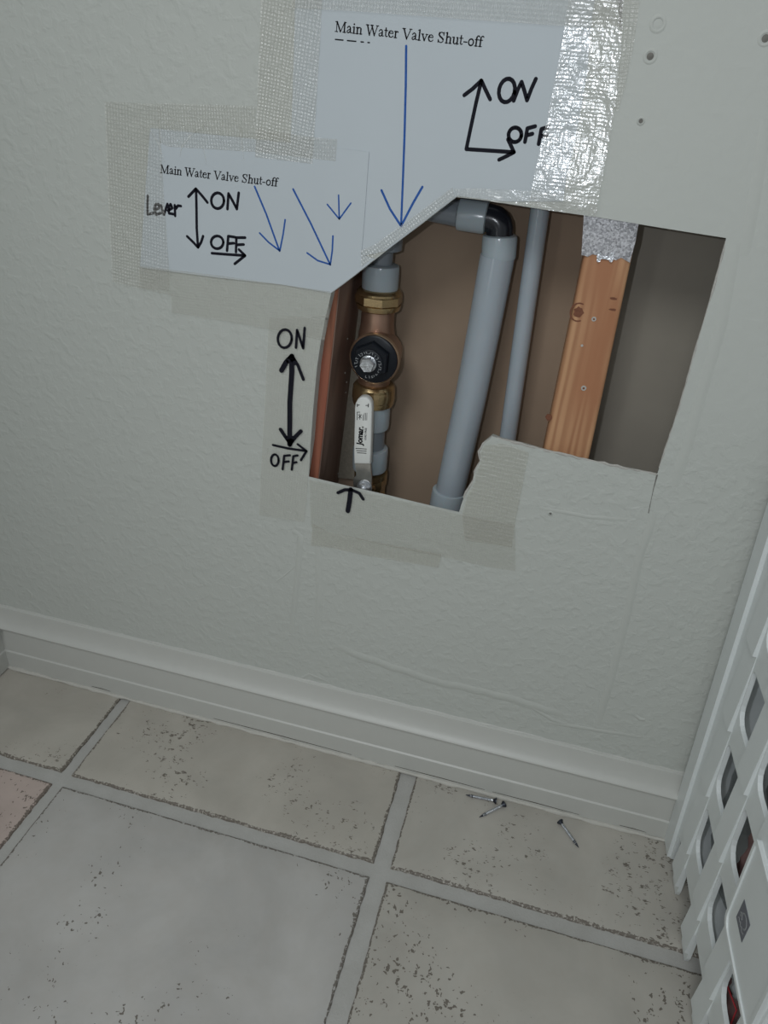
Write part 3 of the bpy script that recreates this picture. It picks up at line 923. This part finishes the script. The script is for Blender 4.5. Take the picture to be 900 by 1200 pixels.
mb.tube(pts, (E_(569, 270) - E_(602, 271)).length / 2 * .96, 24); mb.build('elbow', M['elbow'], br, 60)
d0, d1 = E_(586, 275), E_(584, 304)
mb = MB(); mb.lathe(ring_profile((E_(565, 290) - E_(606, 291)).length / 2, (d1 - d0).length, .002), d0, d1 - d0, 28); mb.build('pipe_ring', M['pex_ring'], br, 40)
q0, q1 = E_(583, 300), E_(521, 605)
mb = MB(); mb.tube([q0, q0.lerp(q1, .25) + Vector((.0012, 0, 0)), q0.lerp(q1, .5) + Vector((.0018, 0, 0)), q0.lerp(q1, .75) + Vector((.001, 0, 0)), q1], rp, 28); mb.build('pipe', M['pex'], br, 60)
f0, f1 = E_(526.5, 574), E_(519, 612)
mb = MB(); mb.lathe(ring_profile(rp * 1.16, (f1 - f0).length, .0018), f0, f1 - f0, 28); mb.build('pipe_ring', M['pex_ring'], br, 40)

# --- thinner riser
RY = WY + .066
ri = empty('riser_pipe', at(590, 530, RY), 'thin straight grey pipe between the elbow pipe and pine stud', 'pipe')
r0, r1 = at(634.5, 235, RY), at(592.5, 530, RY)
tt = (r0 - r1)
mb = MB(); mb.tube([r0 + tt*.1, r0, r0.lerp(r1, .5), r1, r1 - tt*.12], span((622, 260), (645.5, 261), RY) / 2 * .98, 24); mb.build('pipe', M['pex'], ri, 60)

# ------------------------------------------------------------------ paper signs
GL = {}
def arc(cx, cy, rx, ry, a0, a1, n=8):
    return [(cx + rx*math.cos(math.radians(a0 + (a1-a0)*i/n)), cy + ry*math.sin(math.radians(a0 + (a1-a0)*i/n))) for i in range(n+1)]
TK, TN, MD = .125, .045, .085
def sf(x, y, w=.15): return ([(x - w, y), (x + w, y)], TN)
GL['M'] = (1.25, [([(.17, .02), (.17, .98)], TN), ([(.19, .97), (.60, .05)], TK), ([(.61, .05), (1.0, .97)], TN), ([(1.03, .02), (1.03, .98)], TK), sf(.16, .02, .14), sf(1.03, .02, .17), ([(.02, .98), (.24, .98)], TN), ([(.98, .98), (1.19, .98)], TN)])
GL['a'] = (.62, [([(.10, .50), (.16, .61), (.28, .66), (.39, .60), (.42, .46)], MD), ([(.42, .48), (.42, .13)], TK), ([(.43, .13), (.47, .03), (.59, .07)], TN), ([(.42, .39), (.20, .29), (.09, .20)], TN), ([(.09, .20), (.09, .09), (.18, .02), (.29, .05), (.41, .14)], MD)])
GL['i'] = (.40, [([(.20, .02), (.20, .64)], TK), sf(.20, .02), ([(.06, .60), (.22, .65)], TN), ([(.19, .90), (.195, .905)], .135)])
GL['n'] = (.73, [([(.17, .02), (.17, .62)], TK), sf(.17, .02, .13), ([(.03, .60), (.19, .65)], TN), ([(.17, .50), (.30, .62), (.42, .64), (.53, .57)], MD), ([(.55, .54), (.55, .02)], TK), sf(.55, .02, .13)])
GL['W'] = (1.36, [([(.14, .97), (.42, .02)], TK), ([(.42, .02), (.69, .95)], TN), ([(.60, .97), (.95, .02)], TK), ([(.95, .02), (1.22, .97)], TN), sf(.14, .98), sf(.62, .98), sf(1.22, .98, .13)])
GL['t'] = (.42, [([(.18, .86), (.18, .12)], MD+.02), ([(.18, .12), (.24, .02), (.38, .08)], TN+.01), ([(.03, .62), (.37, .62)], TN)])
GL['e'] = (.64, [([(.09, .40), (.54, .40)], TN), ([(.54, .40), (.50, .57), (.34, .65), (.20, .60)], TN+.02), ([(.20, .60), (.09, .42), (.10, .22), (.20, .06)], TK-.01), ([(.20, .06), (.34, .01), (.47, .05), (.57, .17)], TN+.02)])
GL['r'] = (.50, [([(.17, .02), (.17, .62)], TK), sf(.18, .02), ([(.03, .60), (.19, .65)], TN), ([(.18, .46), (.28, .61), (.37, .63), (.43, .57)], MD)])
GL['V'] = (1.02, [([(.16, .97), (.53, .02)], TK), ([(.53, .02), (.88, .97)], TN), sf(.16, .98), sf(.88, .98, .13)])
GL['l'] = (.40, [([(.20, .02), (.20, 1.0)], TK), sf(.20, .02), ([(.06, .97), (.22, 1.01)], TN)])
GL['v'] = (.70, [([(.12, .63), (.36, .03)], TK-.01), ([(.36, .03), (.58, .63)], TN), sf(.12, .64, .12), sf(.58, .64, .10)])
GL['S'] = (.82, [([(.64, .74), (.60, .92), (.40, 1.0), (.20, .92)], TN+.02), ([(.20, .92), (.14, .76), (.26, .60), (.48, .46), (.62, .32)], TK), ([(.62, .32), (.62, .12), (.42, .0), (.20, .06), (.12, .26)], TN+.02), ([(.65, .72), (.65, 1.0)], TN), ([(.11, .28), (.11, .0)], TN)])
GL['h'] = (.73, [([(.17, .02), (.17, 1.0)], TK), sf(.17, .02, .13), ([(.03, .97), (.19, 1.01)], TN), ([(.17, .50), (.30, .62), (.42, .64), (.53, .57)], MD), ([(.55, .54), (.55, .02)], TK), sf(.55, .02, .13)])
GL['u'] = (.73, [([(.17, .63), (.17, .14)], TK), ([(.17, .14), (.24, .03), (.36, .03), (.54, .16)], MD), ([(.55, .63), (.55, .02)], TK), ([(.02, .63), (.17, .63)], TN), ([(.42, .63), (.55, .63)], TN), ([(.55, .03), (.70, .05)], TN)])
GL['-'] = (.48, [([(.07, .30), (.40, .30)], .085)])
GL['o'] = (.70, [(arc(.34, .33, .25, .31, 90, 270), TK-.02), (arc(.34, .33, .25, .31, 270, 450), TK-.02)])
GL['f'] = (.42, [([(.18, .02), (.18, .84)], TK), ([(.18, .84), (.26, .98), (.38, 1.0), (.46, .92)], MD), ([(.03, .62), (.38, .62)], TN), sf(.19, .02)])
GL[' '] = (.36, [])
def serif_line(mb, text, p0, p1, cap_px, Y):
    """printed serif line between two baseline pixels, on the plane Y"""
    a, b, c = at(*p0, Y), at(*p1, Y), at(p0[0] + cap_px[0], p0[1] + cap_px[1], Y)
    total = sum(GL[ch][0] for ch in text)
    ux, uz = (b.x - a.x) / total, (b.z - a.z) / total
    vx, vz = c.x - a.x, c.z - a.z
    sw = (math.hypot(ux, uz) + math.hypot(vx, vz)) / 2
    x = 0
    for ch in text:
        adv, strokes = GL[ch]
        for pts, w in strokes:
            stroke(mb, [(a.x + ux*(x+px) + vx*py, a.z + uz*(x+px) + vz*py) for px, py in pts], max(w, .07) * sw * 1.3, Y, Y + .0001)
        x += adv
big = plate('paper_sign', pxz([(349, -60), (704, -40), (697, 0), (691, 44), (688, 87), (678, 142), (671, 178), (664, 205), (660, 236),
             (590, 236), (536, 229.5), (495, 261), (452, 294), (425, 300), (339, 250), (341, 166), (343, 117), (346, 10)]),
            WY - .0007, WY - .0003, M['paper'])
tag(big, 'large white paper sign with a long blue arrow and ON OFF axes', 'sign')
BYs = WY - .0008
mb = MB(); serif_line(mb, 'Main Water Valve Shut-off', (392.5, 37), (565, 55), (.7, -12), BYs)
# the cut-off tops of a second printed line
for x0, x1 in ((393, 402), (407, 411), (411.5, 417), (423, 426), (431, 433)):
    y = lambda x: 46.2 + (x - 393) * .095
    ink(mb, [[(x0, y(x0)), (x1, y(x1))]], 1.1, BYs)
mb.build('printed_heading', M['print'], big)
mb = MB()
ink(mb, [([(476, 54), (475.5, 100), (474, 160), (472, 215), (470, 264)], 2.2), ([(447, 223), (457, 245), (470, 265), (484, 238), (495, 219)], 2.3)], 2, BYs)
tag(mb.build('blue_arrow', M['pen'], big), 'long blue pen arrow pointing down')
mb = MB()
Z2 = lambda pts: zs(pts, 2.5, 400, 0)
ink(mb, [Z2([(410, 237), (395, 300), (380, 370), (366, 437), (430, 441), (505, 446)]), Z2([(360, 279), (385, 260), (410, 236), (422, 262), (436, 291)]),
         Z2([(488, 408), (496, 425), (506, 446), (485, 457), (462, 468)]),
         ell(594, 106, 9.2, 14, .22), Z2([(505, 295), (516, 265), (528, 240), (536, 265), (544, 294), (556, 262), (570, 231)]),
         ell(603.5, 158, 7.6, 8.6, .2), Z2([(538, 416), (545, 376), (568, 370)]), Z2([(541, 397), (560, 392)]),
         Z2([(578, 422), (586, 378), (606, 372)]), Z2([(582, 400), (602, 396)])], 3.5, BYs)
tag(mb.build('marker_writing', M['marker'], big), 'black marker arrows with ON and OFF')

small = plate('paper_sign', pxz([(177, 150), (300, 163), (433, 178), (430, 220), (427, 262), (424, 298), (440, 303), (415, 323), (388, 343), (330, 333), (255, 325), (165, 313), (170, 240)]),
              WY - .0015, WY - .0011, M['paper'])
tag(small, 'small white paper sign reading Lever with three short blue arrows', 'sign')
SYs = WY - .0016
mb = MB(); serif_line(mb, 'Main Water Valve Shut-off', (187.5, 202.5), (325, 218.5), (.45, -9.6), SYs)
mb.build('printed_heading', M['print'], small)
mb = MB()
Z4 = lambda pts: zs(pts, 4, 110, 100)
e4 = lambda cx, cy, rx, ry, rot=0: Z4(ell(cx, cy, rx, ry, rot))
ink(mb, [Z4([(253, 518), (251, 560), (252, 605), (283, 598)]),
         Z4([(286, 584), (308, 573), (303, 557), (290, 558), (283, 580), (292, 606), (314, 598)]),
         Z4([(314, 562), (328, 607), (345, 556)]), Z4([(347, 588), (368, 575), (360, 557), (350, 572), (352, 600), (374, 604)]),
         Z4([(381, 612), (379, 562), (384, 578), (394, 564), (408, 566)])], 2.9, SYs)
ink(mb, [Z4([(479, 487), (481, 580), (482, 670), (488, 758)]), Z4([(443, 522), (478, 485), (505, 515), (532, 549)]), Z4([(437, 708), (465, 735), (488, 760), (503, 735), (512, 707)]),
         e4(580, 541, 30, 37), Z4([(626, 580), (631, 507), (652, 545), (670, 580), (679, 504)]),
         e4(578, 736, 29, 30), Z4([(624, 776), (630, 707), (662, 712)]), Z4([(627, 742), (656, 740)]), Z4([(666, 782), (668, 714), (709, 714)]), Z4([(667, 748), (702, 746)]),
         Z4([(553, 787), (630, 793), (708, 798)]), Z4([(680, 770), (709, 798), (660, 837)])], 3.0, SYs)
tag(mb.build('marker_writing', M['marker'], small), 'black marker words and arrows')
mb = MB()
Z1 = lambda pts: zs(pts, 2.571, 100, 0)
ink(mb, [([*Z1([(510, 562), (545, 645), (585, 756)])], 2.0), (Z1([(525, 702), (552, 730), (586, 756), (596, 705), (602, 662)]), 1.8)], 2, SYs)
mb.build('blue_arrow', M['pen'], small)
mb = MB()
ink(mb, [(Z1([(626, 570), (680, 675), (738, 798)]), 2.0), (Z1([(668, 762), (700, 785), (738, 797), (744, 755), (746, 711)]), 1.8)], 2, SYs)
mb.build('blue_arrow', M['pen'], small)
mb = MB()
ink(mb, [(Z1([(763, 588), (765, 660)]), 1.6), (Z1([(729, 616), (765, 660), (800, 612)]), 1.6)], 2, SYs)
mb.build('blue_arrow', M['pen'], small)

# ------------------------------------------------------------------ tape strips
def tape(px, y_front, mat, label, along, lift=None):
    # lift(x, z): how far the film stands off the wall there
    """a strip of tape; its own X axis runs along 'along' (a photo direction) so that the weave follows the strip"""
    pts = pxz(px)
    c = Vector((sum(p[0] for p in pts)/len(pts), 0, sum(p[1] for p in pts)/len(pts)))
    a, b = at(*px[0]), at(px[0][0] + along[0], px[0][1] + along[1])
    ang = math.atan2(b.z - a.z, b.x - a.x)
    ca, sa = math.cos(ang), math.sin(ang)
    loc = [((x - c.x)*ca + (z - c.z)*sa, -(x - c.x)*sa + (z - c.z)*ca) for x, z in pts]
    vs, fs = plate_data(loc, 0, .00012)
    bm = bmesh.new(); VV = [bm.verts.new(v) for v in vs]
    for f in fs: bm.faces.new([VV[i] for i in f])
    if lift:
        bmesh.ops.subdivide_edges(bm, edges=bm.edges[:], cuts=9, use_grid_fill=True)
        for v in bm.verts:
            v.co.y -= lift(c.x + v.co.x*ca - v.co.z*sa, c.z + v.co.x*sa + v.co.z*ca)
    o = from_bm('tape_strip', bm, mat)
    o.matrix_world = Matrix(((ca, 0, -sa, c.x), (0, 1, 0, y_front), (sa, 0, ca, c.z), (0, 0, 0, 1)))
    tag(o, label, 'tape', 'tape strips on the wall')
    return o
_zl = at(660, 245).z
def edge_lift(x, z):
    """the film stands slightly off the wall towards the cut edge, right of the paper's middle"""
    k = min(1, max(0, (_zl + .11 - z) / .11)); m = min(1, max(0, (x + .12) / .05))
    return .0064 * k * k * (3 - 2*k) * m
TY = lambda k: WY - .0017 - .00025 * k
tape([(310, -40), (307, 0), (304, 80), (301, 162), (300, 184), (335, 188), (367, 192), (371, 130), (376, 50), (380, -40)], TY(1), M['tape'],
     'reinforced tape strip along the left edge of the large paper sign', (-.1, 1))
tape([(667, -40), (666, 3), (658, 55), (650, 95), (642, 138), (630, 190), (620, 238), (698, 251), (709, 190), (720, 133), (728, 60), (733, -40)], TY(0), M['tape_bright'],
     'bright glinting tape strip along the right edge of the large paper sign', (-.17, 1), edge_lift)
tape([(722, -40), (752, -40), (749, 5), (743, 50), (733, 100), (724, 130), (718, 128), (728, 60)], TY(1), M['tape'],
     'narrow outer tape strip right of the large paper sign near the frame top', (-.1, 1))
tape([(343, -40), (343, 10), (410, 13), (560, 24), (664, 31), (727, 33), (732, -40)], TY(2), M['tape'],
     'tape strip across the top of the large paper sign above its heading', (1, .06))
tape([(124, 119), (126, 170), (129, 250), (133, 330), (165, 338), (199, 340), (200, 325), (194, 240), (187, 122)], TY(1), M['tape_ribbed'],
     'reinforced tape strip down the left end of the Lever paper sign', (.04, 1))
tape([(186, 121), (300, 124), (300, 150), (360, 160), (396, 163), (394, 189), (300, 178), (200, 172), (188, 168)], TY(0), M['tape'],
     'tape strip along the top edge of the Lever paper sign', (1, .05))
tape([(164, 311), (255, 322), (388, 341), (386, 372), (330, 367), (260, 356), (200, 345), (164, 337)], TY(2), M['tape_dull'],
     'tape strip along the bottom edge of the Lever paper sign', (1, .12))
tape([(201, 345), (260, 356), (330, 367), (384, 375), (381, 398), (330, 388), (260, 375), (202, 366)], TY(1), M['tape_dull'],
     'lower second tape strip hanging under the Lever paper sign', (1, .12))
tb = tape([(316, 372), (311, 470), (306, 560), (304, 603), (330, 607), (357, 611), (360, 585), (361.5, 559.5), (366.5, 480), (371, 430), (375.5, 400), (380, 376), (383, 368)], TY(0), M['tape_dull'],
     'wide dull tape strip left of the opening carrying ON and OFF marks', (-.08, 1))
tape([(363, 561.5), (410, 572), (480, 588), (538, 601.5), (604, 614), (604, 668), (575, 664), (520, 652), (440, 636), (365, 616)], TY(1), M['tape_dull'],
     'wide tape strip under the opening carrying the small up arrow', (1, .22))
tape([(367, 613), (385, 622), (440, 634), (500, 645), (518, 648), (514, 664), (460, 655), (420, 648), (390, 641), (365, 638)], TY(2), M['seam_tape'],
     'short ribbed tape strip below the wide tape under the opening', (1, .2))
tape([(588, 519), (604, 523), (620, 530), (610, 580), (602, 622), (600, 640), (545, 632), (542, 601), (548, 580), (557, 564), (558, 553), (564, 541), (563, 530), (568, 521)], TY(2), M['seam_tape'],
     'tape strip on the jutting wall corner right of the thick pipe', (-.2, 1))
tape([(535, 229), (533, 221), (560, 219.5), (627, 222.5), (700, 232), (699, 253), (640, 244.5), (570, 234)], TY(3), M['tape_bright'],
     'shiny tape strip along the top edge of the opening', (1, .12), edge_lift)
tape([(534, 230), (531, 219), (490, 250), (440, 286), (424, 293), (424, 312), (455, 290), (495, 260)], TY(3), M['tape'],
     'tape strip along the slanted upper left edge of the opening', (1, -.75))
# black marker on the tape strips
WYm = WY - .00215
mb = MB()
Z8 = lambda pts: zs(pts, 4.282, 290, 360)
ink(mb, [Z8(ell(187, 158, 35, 46, .1)), Z8([(243, 203), (249, 115), (264, 160), (279, 206), (287, 104)])], 3.1, WYm)
ink(mb, [(Z8([(222, 246), (222, 330), (216, 420), (212, 480), (212, 560), (211, 690)]), 6.3),
         (Z8([(170, 318), (195, 275), (224, 246)]), 6.0), (Z8([(224, 246), (252, 290), (280, 362)]), 4.0), (Z8([(205, 270), (222, 248), (238, 280)]), 6.0),
         (Z8([(166, 614), (190, 650), (214, 684)]), 5.0), (Z8([(214, 684), (240, 650), (268, 622)]), 5.0), (Z8([(200, 655), (214, 688), (228, 655)]), 5.0),
         (Z8([(128, 692), (200, 708), (295, 722)]), 3.1), (Z8([(252, 688), (296, 722), (268, 768)]), 3.1),
         (Z8(ell(137, 768, 19, 29)), 3.1), (Z8([(176, 814), (184, 746), (213, 743)]), 3.1), (Z8([(180, 778), (207, 774)]), 3.1),
         (Z8([(222, 816), (230, 748), (251, 744)]), 3.1), (Z8([(226, 782), (246, 778)]), 3.1)], 3, WYm)
tag(mb.build('marker_writing', M['marker'], tb), 'black marker double arrow with ON and OFF')
mb = MB()
WYm2 = WY - .0024
ink(mb, [([(411, 573.5), (409.5, 587), (407.5, 599)], 6.2), ([(411, 574), (404, 574), (396, 577.5)], 4.4), ([(412, 574), (421, 578), (425.5, 585)], 4.2)], 3, WYm2)
tape_low = [o for o in COL.objects if o.get('label', '').startswith('wide tape strip under')][0]
tag(mb.build('marker_arrow', M['marker'], tape_low), 'black marker arrow pointing up at the lever')
# wrinkles in the tape over the Lever sign
tape_top = [o for o in COL.objects if o.get('label', '').startswith('tape strip along the top edge of the Lever')][0]
def wrinkle(px, w, h):
    Q = [Vector((p[0], TY(0), p[1])) for p in pxz(px)]
    mb = MB(); mb.tube(Q, [w * .3] + [w] * (len(Q)-2) + [w * .3], 8)
    o = mb.build('wrinkle', M['tape'], tape_top, 80)
    return o
wrinkle([(244, 137), (238, 148), (225, 158), (214, 172), (212, 184)], .0008, .001)
wrinkle([(273, 136), (282, 148), (284, 165), (287, 188)], .0008, .001)
wrinkle([(236, 164), (240, 175), (243, 193)], .0006, .001)
wrinkle([(177, 152), (187, 168), (194, 190)], .0009, .001)

# ------------------------------------------------------------------ screws on the floor
def screw(px_head, px_tip, label):
    r, rh = .0019, .0042
    h = ground(*px_head, .0045); t = ground(*px_tip, .0022)
    o = empty('drywall_screw', Vector((h.x, h.y, 0)), label, 'screw', 'loose screws by the baseboard')
    d = (t - h); ln = d.length; d.normalize()
    mb = MB()
    mb.lathe([(rh*.4, 0), (rh, .0002), (rh, .0010), (rh*.75, .0022), (r, .0045)], h - d * .0010, d, 18)
    mb.build('screw_head', M['darkmetal'], o, 40)
    mb = MB()
    pf = [(r*.8, .003)]; z = .006
    while z < ln - .006:
        pf += [(r*.75, z), (r*1.15, z + .0007), (r*.75, z + .0014)]; z += .0016
    pf += [(r*.7, ln - .006), (r*.15, ln)]
    mb.lathe(pf, h, d, 12); mb.build('shank', M['zinc'], o, 25)
    mb = MB(); mb.lathe([(r*1.05, ln - .009), (r*.85, ln - .006), (r*.2, ln + .0003)], h, d, 10); mb.build('tip', M['darkmetal'], o, 40)
screw((581, 938.5), (546, 931.5), 'silver screw lying lengthwise close against the baseboard, left of three')
screw((590.5, 942.5), (562, 957.5), 'silver screw crossing in front of another, its dark tip forward')
screw((656.5, 963), (678, 993), 'silver screw lying alone nearer to the white crate')

# ------------------------------------------------------------------ white crate
# its left side stands in the plane x = .249 - .043 y - .067 z (sides flare outward to the top)
cr_root_x = .2491
TAPER, YAW = .067, math.atan(.043)
crate = empty('milk_crate', (.45, -.22, 0), 'white plastic crate with square grid sides at the right wall base', 'crate')
U0 = .004                                   # the crate's back corner (distance from the wall face is small)
LEN, HGT = .395, .56
colsU = [(.046, 0)] and [(.0775 + .0755*k, .1245 + .0755*k) for k in range(4)]     # hole spans along u (distance from the corner)
rowsV = [(.100 + .0935*k, .161 + .0935*k) for k in range(5)]
def rounded(u0, u1, v0, v1, r, n=4):
    out = []
    for a0, r in ((0, r*.4), (90, r*.45), (180, r*1.25), (270, r*.45)):
        cx = u1-r if a0 in (0, 270) else u0+r
        cy = v1-r if a0 in (0, 90) else v0+r
        out += [(cx + r*math.cos(math.radians(a0 + 90*i/n)), cy + r*math.sin(math.radians(a0 + 90*i/n))) for i in range(n+1)]
    return out
def side_panel(length, place, name='side_panel', cols=None, blind=()):
    """grid wall of the crate in (u,v), thickness along w; place() maps (u,v,w) to the world"""
    cols = cols or colsU
    # toothed foot line along the bottom
    ol = [(0, .0)]
    ol += [(.020, .0), (.024, .010), (.046, .012), (.048, .0)] if False else [(.026, .0), (.034, .012)]
    x = .048
    feet = [(c0 - .031, c0 - .002) for c0, c1 in cols] + [(cols[-1][1] + .002, cols[-1][1] + .031)]
    ol = [(0, 0.004), (.004, 0), (.022, 0), (.028, .006), (.030, .050)]
    for f0, f1 in feet:
        ol += [(f0, .056), (f0 + .001, .012), (f0 + .004, .003), (f1 - .004, .003), (f1 - .001, .012), (f1, .056)]
    ol = [p for p in ol if p[0] <= length - .03] + [(length - .03, .05), (length - .028, .006), (length - .022, 0), (length - .004, 0), (length, .004)]
    ol += [(length, HGT), (0, HGT)]
    holes = [rounded(c0, c1, r0, r1, .013) for i, (c0, c1) in enumerate(cols) for j, (r0, r1) in enumerate(rowsV)
             if c1 < length - .02 and (i, j) not in blind]
    loops = [ol] + holes
    tris = tessellate_polygon([[Vector((p[0], p[1], 0)) for p in l] for l in loops])
    flat = [p for l in loops for p in l]; n = len(flat); T = .0042
    bm = bmesh.new()
    A = [bm.verts.new(place(u, v, 0)) for u, v in flat]; B = [bm.verts.new(place(u, v, -T)) for u, v in flat]
    for t in tris:
        bm.faces.new([A[i] for i in t]); bm.faces.new([B[i] for i in reversed(t)])
    k = 0
    for l in loops:
        m = len(l)
        for i in range(m):
            j = (i+1) % m
            bm.faces.new((A[k+i], A[k+j], B[k+j], B[k+i]))
        k += m
    p = from_bm(name, bm, M['crate'], crate)
    # raised uprights that stop just above each rail with a chamfered foot
    posts = [(-.0005, .0245)] + feet
    for i, (f0, f1) in enumerate(posts):
        mb = MB()
        levels = [.022, .080, .173, .2665, .360, .4535, HGT] if i else [.004, HGT]
        for q, (v0, v1) in enumerate(zip(levels, levels[1:])):
            h0 = .0042
            lo = [place(f0, v0, -.001), place(f1, v0, -.001), place(f1, v0 + .0006, h0), place(f0, v0 + .0006, h0)]
            ht = .0004 if i else h0
            hi = [place(f0, v1, -.001), place(f1, v1, -.001), place(f1, v1, ht), place(f0, v1, ht)]
            mb.quadloop([lo, hi])
        mb.build('upright_rib', M['crate'], p)
    return p
cy_, sy_ = math.cos(YAW), math.sin(YAW)
def place_left(u, v, w):
    x = cr_root_x + .043 * (u) - TAPER * v
    y = -.001 - u * 1.0
    return Vector((x - w, y - .043 * w, v - TAPER * w))
side_panel(LEN, place_left, blind=((2, 1),))
def uv_slab(mb, pts, w0, w1):
    mb.quadloop([[place_left(u, v, w0) for u, v in pts], [place_left(u, v, w1) for u, v in pts]])
mb = MB()
q = rounded(.2035, .2990, .1660, .2800, .010)
uv_slab(mb, q, .0005, .0060)
mb_in = rounded(.2100, .2925, .1725, .2735, .007)
badge_plate = mb.build('badge_plate', M['crate'], crate)
mb = MB()
for a, b in zip(q, q[1:] + q[:1]):              # raised border of the plate
    mid = lambda p: (.25 + (p[0]-.25)*.93, .223 + (p[1]-.223)*.93)
    uv_slab(mb, [a, b, mid(b), mid(a)], .0058, .0076)
mb.build('plate_border', M['crate'], badge_plate, 40)
mb = MB(); B0 = [(.2195, .1965), (.2415, .1965), (.2425, .2225), (.2205, .2225)]
uv_slab(mb, B0, .0058, .0064)
mb.build('logo_badge', M['logo'], badge_plate)
mb = MB()
def uv_line(pts, w):
    for (a, b) in zip(pts, pts[1:]):
        d = Vector((b[0]-a[0], b[1]-a[1])); d.normalize(); n_ = Vector((-d.y, d.x)) * w / 2
        uv_slab(mb, [(a[0]+n_.x, a[1]+n_.y), (a[0]-n_.x, a[1]-n_.y), (b[0]-n_.x, b[1]-n_.y), (b[0]+n_.x, b[1]+n_.y)], .0063, .0067)
uv_line(ell(.2335, .2125, .0062, .0058, 0, 12, -60, 230), .0011)
uv_line([(.2225, .2010), (.2250, .2040), (.2268, .2015), (.2290, .2045), (.2308, .2018), (.2335, .2046), (.2352, .2020), (.2392, .2042)], .0010)
uv_line([(.2228, .2085), (.2255, .2120), (.2250, .2070), (.2275, .2105)], .0009)
mb.build('logo_lines', M['print_grey'], badge_plate)
WID = .36
def place_back(u, v, w):                    # the side that faces the wall
    b = place_left(0, v, 0)
    k = u / WID
    wide = WID + 2 * TAPER * v
    return Vector((b.x + wide * k, b.y - .0035 + .0015 + w + .043*0 - .002, v))
side_panel(WID, place_back)
def place_front(u, v, w):
    b = place_left(LEN, v, 0); wide = WID + 2 * TAPER * v
    return Vector((b.x + wide * u / WID, b.y - w - .0005, v))
side_panel(WID, place_front)
def place_right(u, v, w):
    b = place_left(u, v, 0); wide = WID + 2 * TAPER * v
    return Vector((b.x + wide + w, b.y, v))
side_panel(LEN, place_right)
mb = MB()
c = [place_left(.006, .052, -.0045), place_left(LEN - .006, .052, -.0045), place_right(LEN - .006, .052, -.0045), place_right(.006, .052, -.0045)]
mb.quadloop([c, [v + Vector((0, 0, .004)) for v in c]])
mb.build('crate_bottom', M['crate'], crate)
# things inside the crate
def inside(u, v, d): return place_left(u, v, -d)
def pillow_bag(name, corners, thick, mat, label, cat, seed, ns=14):
    rnd = random.Random(seed)
    a, b, c, d = [Vector(q) for q in corners]
    nrm = (b - a).cross(d - a).normalized()
    bm = bmesh.new(); F, B = [], []
    for i in range(ns + 1):
        fr, br_ = [], []
        for j in range(ns + 1):
            s, t = i / ns, j / ns
            p = a*(1-s)*(1-t) + b*s*(1-t) + c*s*t + d*(1-s)*t
            k = (4*s*(1-s))**.5 * (4*t*(1-t))**.5
            wv = .0022 * math.sin(9*s + 5*t + seed) + .0018 * math.sin(15*t - 7*s + seed*2)
            fr.append(bm.verts.new(p + nrm * (thick*k + wv)))
            br_.append(bm.verts.new(p - nrm * (thick*k*.6 + .0008 - wv)))
        F.append(fr); B.append(br_)
    for i in range(ns):
        for j in range(ns):
            bm.faces.new((F[i][j], F[i+1][j], F[i+1][j+1], F[i][j+1]))
            bm.faces.new((B[i][j], B[i][j+1], B[i+1][j+1], B[i+1][j]))
    for i in range(ns):
        bm.faces.new((F[i][0], B[i][0], B[i+1][0], F[i+1][0])); bm.faces.new((F[i][ns], F[i+1][ns], B[i+1][ns], B[i][ns]))
        bm.faces.new((F[0][i], F[0][i+1], B[0][i+1], B[0][i])); bm.faces.new((F[ns][i], B[ns][i], B[ns][i+1], F[ns][i+1]))
    o = from_bm(name, bm, mat, None, 50)
    if label: tag(o, label, cat)
    return o
liner = pillow_bag('clear_bag', [inside(.028, .060, .030), inside(.190, .060, .034), inside(.190, .205, .044), inside(.028, .215, .040)], .008, M['film'],
                   'crumpled clear plastic bag behind the lowest left crate holes', 'bag', 5)
card = MB()
c = [inside(.012, .058, .075), inside(.375, .058, .075), inside(.375, .40, .090), inside(.012, .40, .090)]
card.quadloop([c, [v + Vector((.020, 0, 0)) for v in c]])
tag(card.build('storage_box', M['greybox']), 'plain grey storage box standing inside the crate near the wall', 'box')
mar = pillow_bag('cloth_pouch', [inside(.150, .150, .012), inside(.178, .150, .013), inside(.178, .265, .016), inside(.150, .235, .016)], .003, M['maroon'],
                 'dull maroon cloth pouch beside the clear bag behind the crate side', 'pouch', 8, 8)
shoe = pillow_bag('fabric_case', [inside(.203, .058, .010), inside(.250, .058, .010), inside(.248, .111, .011), inside(.205, .091, .011)], .0025, M['maroon'],
                  'small dark fabric case with red piping at the crate bottom', 'case', 11, 8)
mb = MB(); mb.tube([inside(.204, .091, .0085), inside(.226, .103, .0075), inside(.248, .111, .0085), inside(.2495, .080, .0085)], .0007, 8)
mb.build('red_piping', M['red'], shoe, 60)
